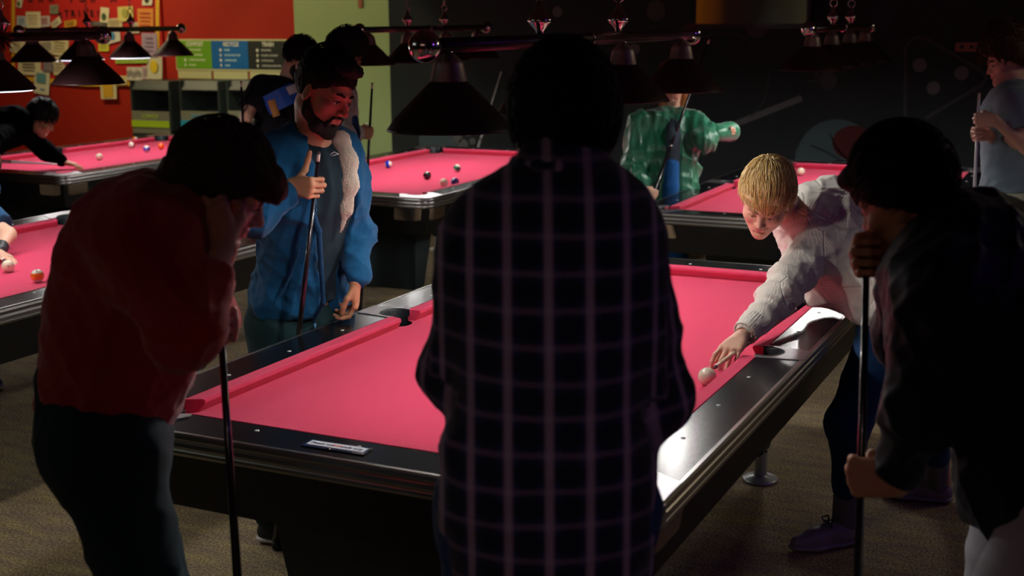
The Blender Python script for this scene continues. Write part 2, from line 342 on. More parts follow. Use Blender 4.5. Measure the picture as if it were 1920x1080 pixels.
for i, (a, b_, c_, d_, col, rot, lab, acc) in enumerate(flyers):
    (xa, za), (xb, zb) = WP(a, d_, YW-.04), WP(c_, b_, YW-.04); wv, hv = xb-xa, zb-za
    f = empty('flyer', ((xa+xb)/2, YW-.042-.0012*(i % 5), (za+zb)/2)); tag(f, lab, 'paper', 'papers pinned on the notice board')
    f.rotation_euler = (0, rot, 0)
    s_ = MB(); n_ = 5; vs = []; 
    for j in range(n_+1):
        t = j/n_; vs += [(-wv/2, -.012*(1-t)**2, -hv/2+hv*t), (wv/2, -.016*(1-t)**2, -hv/2+hv*t)]
    s_.add(vs, [(2*j, 2*j+1, 2*j+3, 2*j+2) for j in range(n_)])
    s_.build('sheet', mat('paper_%s' % i, col, .85, vary=(30, .12, tuple(x*.6 for x in col))), f)
    p_ = MB(); u = (.62 if i % 3 else .5)
    if 'sun' in lab or 'oval' in lab or 'drawing' in lab or 'dolphin' in lab or 'pin shaped' in lab:
        p_.sphere((0, -.018, -.02 if 'pin' in lab else .05*hv), min(wv, hv)*.26, 14, 8, (1, .02, 1.3))
    elif 'map' in lab:
        for j in range(6): p_.box((-wv*.38+wv*.15*j, -.018, hv*(.1*math.sin(j*2))), (wv*.08, .001, hv*.5))
    elif 'picture hanging' in lab: p_.box((0, -.016, hv*.18), (wv*.62, .001, hv*.4)); p_.box((wv*.1, -.016, -hv*.3), (wv*.3, .001, hv*.08))
    elif 'hanging lowest' in lab: p_.box((0, -.018, 0), (wv*.62, .001, hv*.86))
    else:
        for j in range(4): p_.box((0, -.017, hv*(.3-.18*j)), (wv*(u+.1*((j*7+i) % 3)/3), .001, hv*.06))
    p_.build('print', mat('print_%s' % i, acc, .8), f)

# waste sorting sign
sg = empty('waste_sorting_sign', (-6.9, YW, 1.65)); tag(sg, 'compost recycle and trash sign in green, blue and black on the red wall', 'sign')
X0, Zt = WP(327, 75, YW-.02); X1, _ = WP(537, 75, YW-.02); Zm = WP(400, 131, YW-.02)[1]; Zb = WP(400, 149, YW-.02)[1]
sw = (X1-X0-.03)/3; cream = mat('cream_board', (.62, .60, .30), .6)
P7(MB().box(((X0+X1)/2, YW-.008, (Zt+Zm)/2), (X1-X0, .016, Zt-Zm+.02)).build('frame', cream, bevel=.003), sg, (-6.9, YW, 1.65))
cols = [((.16, .42, .012), 'COMPOST', (.75, .85, .55)), ((.004, .14, .42), 'RECYCLE', (.55, .8, .8)), ((.018, .022, .018), 'TRASH', (.55, .55, .48))]
words = [['FOOD SCRAPS', 'PAPER NAPKINS', 'COFFEE GROUNDS', 'PLANTS'], ['PAPER', 'PLASTIC BOTTLES', 'CARDBOARD', 'CANS'], ['WRAPPERS', 'PLASTIC CUTLERY', 'STYROFOAM', 'CHIP BAGS AND FOIL']]
for k, (c_, s_, tcol) in enumerate(cols):
    cx_ = X0+.015+sw*(k+.5)
    P7(MB().box((cx_, YW-.019, (Zt+Zm)/2+.003), (sw-.002, .006, Zt-Zm-.02)).build('panel', mat('sign_'+s_.lower(), c_, .5)), sg, (-6.9, YW, 1.65))
    tm = mat('sign_text_%d' % k, (.8, .8, .62), .6); tm2 = mat('sign_list_%d' % k, tcol, .6)
    P7(text_mesh('lettering', s_, .062, tm, None, (cx_+.02, YW-.023, Zt-.045), xs=.8, bold=.002), sg, (-6.9, YW, 1.65))
    for j in range(4):
        z_ = Zt-.105-.054*j
        P7(text_mesh('lettering', words[k][j], .026, tm2, None, (cx_-.07, YW-.023, z_), align='LEFT', bold=.001), sg, (-6.9, YW, 1.65))
        P7(MB().sphere((cx_-.12, YW-.023, z_), .017, 10, 6, (.7 if j % 2 else 1, .1, 1)).build('icon', tm), sg, (-6.9, YW, 1.65))
    a_, b2 = (X0+sw*k+.02, X0+sw*(k+1)-.01)
    P7(MB().box(((a_+b2)/2, YW-.008, (Zm+Zb)/2-.004), (b2-a_, .012, Zm-Zb-.02)).build('holder_plate', cream), sg, (-6.9, YW, 1.65))

# sorting bins
binm = mat('bin_plastic', (.035, .048, .040), .45, vary=(4, .3, (.05, .06, .05))); binhole = mat('bin_recess', (.004, .005, .005), .8)
YB = 6.75
for k, (pa, pb, lab, c_, wd_) in enumerate([(250, 320, 'sorting bin with a green compost stripe below the notice board', (.40, .62, .02), 'COMPOST'), (342, 412, 'sorting bin with a blue recycling stripe behind the pool table', (.02, .32, .45), 'RECYCLE'), (430, 500, 'dark sorting bin farthest right under the black sign panel', (.06, .06, .06), 'TRASH')]):
    xa = float(hity(pa, 200, YB)[0]); xb = float(hity(pb, 200, YB)[0]); zt = float(hity((pa+pb)/2, 152, YB)[2]); xc = (xa+xb)/2; wv = xb-xa
    b_ = empty('sorting_bin', (xc, YB+.2, 0)); tag(b_, lab, 'bin', 'sorting bins along the red wall')
    m_ = MB(); m_.box((0, 0, .38), (wv+.04, .44, .70)); m_.box((-wv/2-.005, 0, zt/2+.35), (.03, .44, zt-.70)); m_.box((wv/2+.005, 0, zt/2+.35), (.03, .44, zt-.70)); m_.box((0, .2, zt/2+.35), (wv, .04, zt-.7)); m_.box((0, -.02, .01+.01), (wv, .4, .06))
    m_.build('body', binm, b_, bevel=.008)
    m_ = MB(); m_.hexa([(-wv/2-.03, -.22, zt-.10), (wv/2+.03, -.22, zt-.10), (wv/2+.03, .24, zt-.10), (-wv/2-.03, .24, zt-.10)], [(-wv/2, -.16, zt), (wv/2, -.16, zt), (wv/2, .22, zt), (-wv/2, .22, zt)]); m_.build('lid', binm, b_, bevel=.012)
    z1_ = float(hity((pa+pb)/2, 210, YB)[2]); z2_ = float(hity((pa+pb)/2, 226, YB)[2]); z3_ = float(hity((pa+pb)/2, 238, YB)[2])
    m_ = MB().box((0, -.225, (z1_+.7)/2), (wv, .012, z1_-.68)); m_.build('front_panel', mat('bin_panel', (.20, .20, .13), .6), b_)
    m_ = MB().box((0, -.235, (z2_+z3_)/2), (wv, .01, z2_-z3_)); m_.build('colour_band', mat('bin_band_%d' % k, c_, .5), b_)
    text_mesh('lettering', wd_, .05, mat('bin_word_%d' % k, tuple(min(1, x*1.2+.02) for x in c_), .6), b_, (0, -.236, (z1_+z2_)/2))
    MB().box((0, .16, (zt+z1_)/2-.04), (wv-.02, .01, zt-z1_-.1)).build('recess', binhole, b_)

# exit-type small red sign plate on the green wall and an unlit wall strip
q = hity(676, 8, YW-.01)
o = MB().box((q[0], YW-.012, q[2]+.03), (.055, .02, .13)).build('wall_alarm', mat('alarm_red', (.35, .10, .04), .5), bevel=.004); tag(o, 'small red alarm box high on the pale green wall', 'alarm')

# cue rack on the mural wall
rk = empty('cue_rack', (0, YW, 1.4)); q = hity(1830, 88, YW-.03); tag(rk, 'wooden cue rack strip on the dark wall behind the man in a polo shirt', 'rack')
wood = mat('rack_wood', (.22, .08, .05), .5, vary=(12, .4, (.14, .05, .03)))
m_ = MB().box((q[0]+.08, YW-.03, q[2]), (.48, .05, .075)); P7(m_.build('rail', wood, bevel=.006), rk, (0, YW, 1.4))
for k in range(6): P7(MB().lathe([(.016, 0), (.016, .004), (.001, .004)], (q[0]-.11+k*.075, YW-.056, q[2]), 14, (0, -1, 0)).build('clip', black), rk, (0, YW, 1.4))
q2 = hity(1850, 330, YW-.03)
P7(MB().box((q[0]+.08, YW-.04, .35), (.48, .08, .05)).build('base_rail', wood, bevel=.006), rk, (0, YW, 1.4))

# ---------------------------------------------------------------- pool tables
H, L, RW = .635, 1.27, .205
def arc(cx, cy, r, a0, a1, n=12): return [(cx+r*math.cos(a0+(a1-a0)*i/n), cy+r*math.sin(a0+(a1-a0)*i/n)) for i in range(n+1)]
def make_table():
    root = empty('pool_table')
    OX, OY = H+RW, L+RW
    pc, prr = (H+.030, L+.030), .062       # corner pocket centre and radius
    sc_, srr = (H+.062, 0.0), .058         # side pocket
    # bed outline with pocket bites
    o = []; bx, by = H+.06, L+.06
    def q(sx, sy, pts): return [(sx*x, sy*y) for x, y in pts]
    cornerbite = arc(pc[0], pc[1], prr, math.radians(-25), math.radians(-245), 14)   # from right edge round to top edge (inside)
    # build quadrant-wise, counter-clockwise starting at +x, y>0 after side pocket
    def side(sx):
        return [(sx*x, y) for x, y in arc(sc_[0], 0, srr, math.radians(-92), math.radians(-268), 12)]
    right = side(1)
    c1 = q(1, 1, cornerbite); c2 = q(-1, 1, cornerbite[::-1]); c3 = q(-1, -1, cornerbite); c4 = q(1, -1, cornerbite[::-1])
    left = [(-x, y) for x, y in right][::-1]
    bed = right + c1 + c2 + left + c3 + c4
    MB().prism(bed, .735, .762).build('bed_cloth', felt, root)
    # cushions
    def cushion(p0, p1, inn, m0, m1):
        # nose line p0->p1, inn = unit vector pointing to the rail (outwards), m0,m1 = how far the back end runs past the nose end
        p0 = Vector((*p0, 0)); p1 = Vector((*p1, 0)); d = (p1-p0).normalized(); o_ = Vector((*inn, 0))
        prof = [(0, .7985), (.006, .8015), (.05, .8035), (.05, .762), (.018, .762), (0, .790)]
        A = []; B = []
        for off, z in prof:
            A.append(p0 - d*m0*off/.05 + o_*off + Vector((0, 0, z))); B.append(p1 + d*m1*off/.05 + o_*off + Vector((0, 0, z)))
        return MB().hexa(A, B)
    e = .086
    for sx in (-1, 1):
        for sy in (-1, 1):
            cushion((sx*H, sy*.068), (sx*H, sy*(L-e)), (sx, 0), .008 if True else 0, .034).build('cushion', felt, root, bevel=.0018)
    for sy in (-1, 1): cushion((-(H-e), sy*L), (H-e, sy*L), (0, sy), .034, .034).build('cushion', felt, root, bevel=.0018)
    # rail tops
    zt, z0 = .8025, .775
    cs = .135   # casting length along rails measured from the nose corner
    for sx in (-1, 1):
        for sy in (-1, 1):
            a = (H+.05, .085); b = (OX-.012, .062); c = (OX-.012, OY-.20); d = (H+.05, L-.066)
            pts = [a, b, (OX-.012, OY-.205), (OX-.06, OY-.235), (H+.075, L-.075), d]
            MB().prism([(sx*x, sy*y) for x, y in pts], z0, zt).build('rail_top', laminate, root, bevel=.002)
    for sy in (-1, 1):
        pts = [(H-.066, L+.05), (H-.075, L+.075), (OX-.235, OY-.06), (OX-.205, OY-.012)]
        pts = pts+[(-x, y) for x, y in pts[::-1]]
        MB().prism([(x, sy*y) for x, y in pts], z0, zt).build('rail_top', laminate, root, bevel=.002)
    # castings
    for sx in (-1, 1):
        for sy in (-1, 1):
            pa = arc(pc[0], pc[1], prr, math.radians(-52), math.radians(142), 16)
            r_ = .055
            out = [(H-.066, L+.05), (H-.075, L+.075), (OX-.235, OY-.06), (OX-.205, OY-.008)]+arc(OX-.008-r_, OY-.008-r_, r_, pi/2, 0, 8)+[(OX-.008, OY-.205), (OX-.06, OY-.235), (H+.075, L-.075), (H+.05, L-.066)]
            poly = out+pa
            m_ = MB().prism([(sx*x, sy*y) for x, y in poly], z0+.004, zt+.0025)
            k = m_.build('corner_casting', casting, root, bevel=.0012)
            # pocket shell hanging under the corner
            cc = (OX-.10, OY-.10)
            shell = arc(OX-.012-.09, OY-.012-.09, .09, pi/2, 0, 10)
            poly = [(OX-.25, OY-.012)]+shell+[(OX-.012, OY-.25), (OX-.10, OY-.25), (OX-.25, OY-.10)]
            lower = [(x-.022, y-.022) for x, y in poly]
            mm = MB().hexa([(sx*x, sy*y, .655) for x, y in lower], [(sx*x, sy*y, .742) for x, y in poly]); mm.build('pocket_shell', chrome, root, bevel=.008)
    for sx in (-1, 1):
        pa = arc(sc_[0], 0, srr+.004, math.radians(112), math.radians(-112), 16)
        poly = [(H+.05, -.085), (OX-.006, -.062), (OX-.006, .062), (H+.05, .085)]+pa
        MB().prism([(sx*x, y) for x, y in poly], z0+.004, zt+.0025).build('side_casting', casting, root, bevel=.0012)
    # pockets
    for (px, py, r_) in [(sx*pc[0], sy*pc[1], prr) for sx in (-1, 1) for sy in (-1, 1)]+[(sx*sc_[0], 0, srr) for sx in (-1, 1)]:
        big = r_
        prof = [(big*.98, .801), (big*.90, .795), (big*.88, .765), (big*.8, .70), (big*.6, .66), (.001, .655)]
        m_ = MB(); n = 24
        # liner only on the outer side above the bed, full cup below
        ang = math.atan2(py, px) if abs(py) > .1 else (0 if px > 0 else pi)
        vs = []; fs = []
        A = [ang-math.radians(112)+math.radians(224)*i/n for i in range(n+1)]
        up = [(big*1.06, .8055), (big*.99, .807), (big*.93, .800), (big*.93, .742)]
        for r2, z in up: vs += [(px+r2*math.cos(a), py+r2*math.sin(a), z) for a in A]
        fs = [(i*(n+1)+j, i*(n+1)+j+1, (i+1)*(n+1)+j+1, (i+1)*(n+1)+j) for i in range(3) for j in range(n)]
        m_.add(vs, fs, True); m_.lathe([(big*.985, .7615), (big*.95, .74), (big*.9, .69), (big*.6, .662), (.001, .66)], (px, py, 0), 24)
        m_.build('pocket', pocketm, root)
    # sights
    for sx in (-1, 1):
        for k in (-3, -2, -1, 1, 2, 3): MB().lathe([(.0068, 0), (.0068, .0012), (.0005, .0014)], (sx*(H+.094), k*L/4, zt), 12).build('sight', pearl, root)
    for sy in (-1, 1):
        for k in (-1, 0, 1): MB().lathe([(.0068, 0), (.0068, .0012), (.0005, .0014)], (k*L/4, sy*(L+.094), zt), 12).build('sight', pearl, root)
    # ribbed metal trim round the rails: swept profile
    prof = [(-.014, .8035), (-.004, .8035), (.002, .799), (.004, .790), (.001, .783), (-.001, .782), (.003, .778), (.005, .768), (.001, .760), (-.001, .759), (.002, .755), (.003, .748), (-.002, .740), (-.014, .738)]
    def trim(a, b, n):
        A = []; B = []
        for off, z in prof: A.append((a[0]+n[0]*(off-.004), a[1]+n[1]*(off-.004), z)); B.append((b[0]+n[0]*(off-.004), b[1]+n[1]*(off-.004), z))
        return MB().hexa(A, B)
    for sx in (-1, 1): trim((sx*OX, -(OY-.075)), (sx*OX, OY-.075), (sx, 0)).build('rail_trim', trimmetal, root)
    for sy in (-1, 1): trim((-(OX-.075), sy*OY), (OX-.075, sy*OY), (0, sy)).build('rail_trim', trimmetal, root)
    for sx in (-1, 1):
        for sy in (-1, 1):
            n = 10; vs = []
            R_ = .071
            for off, z in prof: vs += [(sx*(OX-.075+(R_+off)*math.cos(a)), sy*(OY-.075+(R_+off)*math.sin(a)), z-.001) for a in [pi/2*i/n for i in range(n+1)]]
            MB().add(vs, [(i*(n+1)+j, i*(n+1)+j+1, (i+1)*(n+1)+j+1, (i+1)*(n+1)+j) for i in range(len(prof)-1) for j in range(n)], True).build('corner_cap', casting, root)
    # cabinet apron
    i1, i2 = .022, .065
    MB().hexa([(-(OX-i2), -(OY-i2), .57), (OX-i2, -(OY-i2), .57), (OX-i2, OY-i2, .57), (-(OX-i2), OY-i2, .57)], [(-(OX-i1), -(OY-i1), .745), (OX-i1, -(OY-i1), .745), (OX-i1, OY-i1, .745), (-(OX-i1), OY-i1, .745)]).build('cabinet', cabinet, root)
    # pedestal legs on levelling feet
    for sy in (-1, 1):
        y0 = .96*sy
        g = MB().hexa([(-.47, y0-.07, .12), (.47, y0-.07, .12), (.47, y0+.07, .12), (-.47, y0+.07, .12)], [(-.52, y0-.13, .575), (.52, y0-.13, .575), (.52, y0+.13, .575), (-.52, y0+.13, .575)]).build('leg', legm, root, bevel=.01)
        for sx in (-1, 1):
            MB().lathe([(.001, .001), (.072, .001), (.074, .008), (.066, .014), (.03, .022), (.026, .03), (.026, .125)], (sx*.45, y0, 0), 28).build('levelling_foot', mat('foot_steel', (.62, .66, .66), .38, .55), g)
    return root
TX, TY = -2.93, 4.2
spots = [((0, 0), 'nearest and largest red-felt pool table, only a cue ball on it', 1),
         ((TX, TY), 'red-felt pool table in the middle distance with striped balls, behind the blue hoodie', 2),
         ((2*TX, TY), 'farthest left red-felt pool table by the red wall with a dark player bending over it', 3),
         ((TX-.01, .03), 'red-felt pool table cut by the left edge, with one orange ball and a white ball', 4),
         ((.03, TY+.03), 'red-felt pool table at the back right behind the blond player', 5)]
t0 = make_table()
for i, ((x, y), lab, k) in enumerate(spots):
    t = t0 if i == 0 else copy_tree(t0)
    t.location = (x, y, 0); tag(t, lab, 'pool table', 'red-felt pool tables of the hall')

# notice on the near rail
lb = empty('rail_notice', (-.045, -L-.125, .8045), math.radians(1)); tag(lb, 'small white notice about red chalk under clear plastic on the near rail', 'notice')
MB().box((0, 0, .001), (.185, .05, .002)).build('plastic_sleeve', mat('clear_sleeve', (.03, .035, .08), .12, coat=1.0), lb)
MB().box((0, .002, .0026), (.168, .030, .0012)).build('paper', mat('notice_paper', (.82, .84, .95), .5), lb)
tb = mat('notice_ink', (.02, .02, .04), .6); tr = mat('notice_red_ink', (.7, .06, .04), .6)
for s_, x_, m_ in (('Please use', -.044, tb), ('RED', .001, tr), ('chalk only', .043, tb)):
    text_mesh('lettering', s_, .0165, m_, lb, (x_, .0015, .0036), (0, 0, 0), .0002, bold=.0003)
MB().box((-.012, -.021, .0035), (.008, .007, .003)).build('clip', steel, lb)
MB().box((.09, .014, .0035), (.006, .012, .003)).build('clip', steel, lb)

# ---------------------------------------------------------------- balls
BR_ = .0286
def ballmat(name, col, stripe=False):
    m = mat('ball_'+name, col, .12, coat=.6)
    if stripe and not m.get('st'):
        m['st'] = 1; nt = m.node_tree; b = nt.nodes['Principled BSDF']; tc = nt.nodes.new('ShaderNodeTexCoord'); s = nt.nodes.new('ShaderNodeSeparateXYZ'); a = nt.nodes.new('ShaderNodeMath'); a.operation = 'ABSOLUTE'
        g = nt.nodes.new('ShaderNodeMath'); g.operation = 'LESS_THAN'; g.inputs[1].default_value = .0145; mx = nt.nodes.new('ShaderNodeMix'); mx.data_type = 'RGBA'
        mx.inputs[6].default_value = (.78, .72, .60, 1); mx.inputs[7].default_value = (*col, 1)
        nt.links.new(tc.outputs['Object'], s.inputs[0]); nt.links.new(s.outputs[2], a.inputs[0]); nt.links.new(a.outputs[0], g.inputs[0]); nt.links.new(g.outputs[0], mx.inputs[0]); nt.links.new(mx.outputs[2], b.inputs['Base Color'])
    return m
def ball(px, py, name, col, label, stripe=False, num=None, rot=(0, 0, 0), grp='pool balls lying on the red felt', cue=False, face=None):
    p = hitz(px, py, .762+BR_)
    o = MB().sphere((0, 0, 0), BR_, 32, 18).build('cue_ball' if cue else 'pool_ball', ballmat(name, col, stripe))
    o.location = (p[0], p[1], .762+BR_); o.rotation_euler = rot
    tag(o, label, 'ball', grp)
    if num is not None:
        d = Vector(face if face is not None else nz(CAM-p+np.array([0, 0, .6])))
        e = empty('number_spot', (0, 0, 0)); 
        sp = MB().lathe([(.0095, BR_*.94), (.0093, BR_*.955), (.0001, BR_*1.004)], (0, 0, 0), 16, d).build('number_spot', pearl, o)
        t = text_mesh('number', num, .013, tb, o, tuple(d*(BR_*1.01)), (0, 0, 0), .0002); t.rotation_euler = d.to_track_quat('Z', 'Y').to_euler()
        bpy.data.objects.remove(e)
        inv = o.rotation_euler.to_matrix().inverted().to_4x4()
        for c_ in (sp, t): c_.matrix_parent_inverse = inv
    return o
cream_ = (.82, .74, .56)
ball(1326, 706, 'cue', cream_, 'white cue ball on the nearest table in front of the blond player\'s bridge hand', cue=True)
ball(15, 499, 'cue', cream_, 'white cue ball with a small red dot, at the left edge beside a hand', cue=True)
q = hitz(15, 499, .79); MB().sphere((0, 0, 0), .0035, 8, 6).build('red_dot', mat('dot_red', (.5, .02, .03), .3), [o for o in C.objects if o.name.startswith('cue_ball')][-1]).location = tuple(Vector(nz(CAM-q))*(BR_-.001)+Vector((.002, -.001, .001)))
ball(70, 517, 'orange', (.85, .14, .01), 'orange ball with its number up, alone on the left table', num='5', face=nz([.25, -.35, .9]))
ball(186, 294, 'cue', cream_, 'white cue ball on the farthest left table, leftmost ball there', cue=True)
ball(253, 262, 'orange', (.85, .16, .01), 'orange and white striped ball against the far left table cushion, behind the others', stripe=True, rot=(0, 1.2, .4))
ball(247, 271.5, 'maroon', (.20, .03, .04), 'white ball with a maroon stripe touching the rearmost orange striped ball', stripe=True, rot=(1.2, .7, 0))
ball(275, 279, 'blue', (.01, .02, .45), 'solid blue ball on the farthest left table', num='2')
ball(302, 274, 'orange2', (.85, .12, .01), 'solid orange ball, rightmost on the farthest left table')
ball(728, 308, 'blue', (.01, .03, .5), 'white ball with a blue stripe near the left cushion of the middle table', stripe=True, rot=(0, 1.35, .25))
bs = ballmat('bluestripe', (.01, .03, .5), True); C.objects[-1] if False else None
ball(801, 329, 'black', (.006, .006, .007), 'black eight ball in the middle of the middle table', num='8', face=nz([.1, .1, 1]))
ball(857, 315, 'green', (.01, .12, .06), 'white ball with a dark green stripe right of the eight ball', stripe=True, rot=(0, .5, .6))
ball(832, 342.5, 'cue', cream_, 'white cue ball near the front corner of the middle table', cue=True)
ball(853, 341, 'purple', (.05, .02, .18), 'dark purple ball beside the white ball at the near cushion of the middle table', num='4', face=nz([.1, .1, 1]))
ball(680, 340, 'yellow', (.9, .40, .01), 'solid yellow orange ball behind the cue held at the middle table')
ball(666, 346, 'green2', (.02, .08, .06), 'dark green striped ball left of the yellow one on the middle table', stripe=True, rot=(0, 1.0, .9))
ball(679, 353, 'redstripe', (.4, .03, .03), 'pale striped ball half hidden under the near cushion by the yellow ball', stripe=True, rot=(.3, .2, 0))
ball(1502, 321.5, 'cue', cream_, 'white cue ball behind the blond player on the back right table', cue=True)
ball(1610, 368.5, 'blue3', (.01, .02, .5), 'blue ball with a pale number spot on the back right table', num='2', face=nz([.5, -.6, .6]))

# ---------------------------------------------------------------- lamps over the tables
def make_lamp(x, ys, bar, label, glow=(), hang=None, zb=1.80, power=10.5, group='four-shade lamps over the pool tables'):
    root = empty('billiard_lamp', (x, (bar[0]+bar[1])/2, zb)); tag(root, label, 'lamp', group)
    yo = (bar[0]+bar[1])/2
    MB().tube([(0, bar[0]-yo, 0), (0, bar[1]-yo, 0)], .021, 20).build('bar', tubem, root)
    for s in bar: MB().sphere((0, s-yo, 0), .044, 28, 16).build('end_ball', chrome, root)
    MB().torus((0, 0, 0), .0235, .004, (1, 0, 0), (0, 0, 1)).build('joint_ring', chrome, root)
    for h in hang:
        f = MB().lathe([(.001, .02), (.012, .022), (.016, .035), (.034, .055), (.040, .064), (.034, .072), (.014, .10), (.008, .125), (.001, .128)], (0, h-yo, 0), 28).build('finial', chrome, root)
        c_ = MB(); z = .145; k = 0
        c_.torus((0, h-yo, .148), .022, .003, (1, 0, 0) if True else (0, 1, 0), (0, 0, 1), 18, 6)
        z = .178
        while z < 3.0-zb-.01:
            c_.torus((0, h-yo, z), .010, .0022, (1, 0, 0) if k % 2 else (0, 1, 0), (0, 0, 1), 12, 6, 1.5); z += .024; k += 1
        c_.build('chain', chrome, root)
    for i, y in enumerate(ys):
        yy = y-yo
        c_ = MB(); n = 40; vs = []
        for (r, z) in [(.012, -.018), (.034, -.040), (.040, -.050), (.050, -.098), (.052, -.100)]:
            vs += [((r*(1+.03*(j % 2)))*math.cos(2*pi*j/n), yy+(r*(1+.03*(j % 2)))*math.sin(2*pi*j/n), z) for j in range(n)]
        c_.add(vs, [(a*n+j, a*n+(j+1) % n, (a+1)*n+(j+1) % n, (a+1)*n+j) for a in range(4) for j in range(n)], True)
        cap = c_.build('shade_cap', mat('brushed_chrome', (.62, .50, .48), .42, 1.0), root)
        s = MB().lathe([(.049, -.096), (.060, -.106), (.150, -.196), (.172, -.226), (.175, -.232), (.1735, -.2325), (.148, -.199), (.058, -.109), (.049, -.100)], (0, yy, 0), 48).build('lamp_shade', shadem, root)
        MB().lathe([(.047, -.101), (.058, -.1105), (.146, -.2005), (.170, -.231)], (0, yy, 0), 48).build('shade_lining', shadein, s)
        MB().lathe([(.001, -.10), (.018, -.12), (.028, -.15), (.024, -.17), (.001, -.176)], (0, yy, 0), 16).build('bulb', bulbm, s)
        if i in glow: MB().lathe([(.001, -.240), (.155, -.238), (.158, -.232), (.150, -.228), (.001, -.2275)], (0, yy, 0), 40).build('diffuser', mat('diffuser', (.9, .9, .9), .5, emit=(.75, .85, 1.0), estr=2.2), s)
        l = bpy.data.lights.new('lamp_light', 'POINT'); l.energy = power; l.color = (1.0, .97, .93); l.shadow_soft_size = .032
        o = bpy.data.objects.new('lamp_light', l); C.objects.link(o); o.parent = root; o.location = (0, yy, -.232+(.036 if i not in glow else -.03))
    return root
make_lamp(0, [-.85, -.17, .50, 1.18], (-.98, 1.31), 'nearest long lamp with dark cone shades and chrome end balls, above the nearest table', hang=(-.24, .45))
make_lamp(TX, [3.45, 3.97, 4.52, 5.04], (3.34, 5.20), 'lamp with dark cone shades in front of the green wall and dark wall corner', hang=(3.97, 4.51))
make_lamp(2*TX, [3.36, 3.86, 4.42, 4.96], (3.24, 5.08), 'farthest left lamp with dark cone shades in front of the notice board', glow=(1, 2), hang=(3.95, 4.45))
make_lamp(TX-.01, [-.86, -.27, .28, .86], (-.98, .98), 'lamp cut by the left frame edge, carrying a dark red tinsel bunch', glow=(2,), hang=(-.3, .34))
make_lamp(.03, [3.45, 3.97, 4.52, 5.04], (3.34, 5.20), 'lamp seen end-on at the upper right above the back right table', hang=(3.97, 4.51))
# tinsel bunch on the left lamp
random.seed(3); m_ = MB(); c0 = at(4, 72, 5.75)
for k in range(90):
    d = Vector((random.gauss(0, 1), random.gauss(0, 1), random.gauss(0, 1))).normalized(); r_ = random.uniform(.04, .075)
    m_.tube([Vector(c0), Vector(c0)+d*r_*.6, Vector(c0)+d*r_+Vector((0, 0, -.008))], [.003, .0025, .0008], 4)
o = m_.build('tinsel_bunch', mat('tinsel', (.16, .008, .014), .4, spec=.6)); tag(o, 'dark red tinsel bunch hanging on the lamp at the left frame edge', 'decoration')

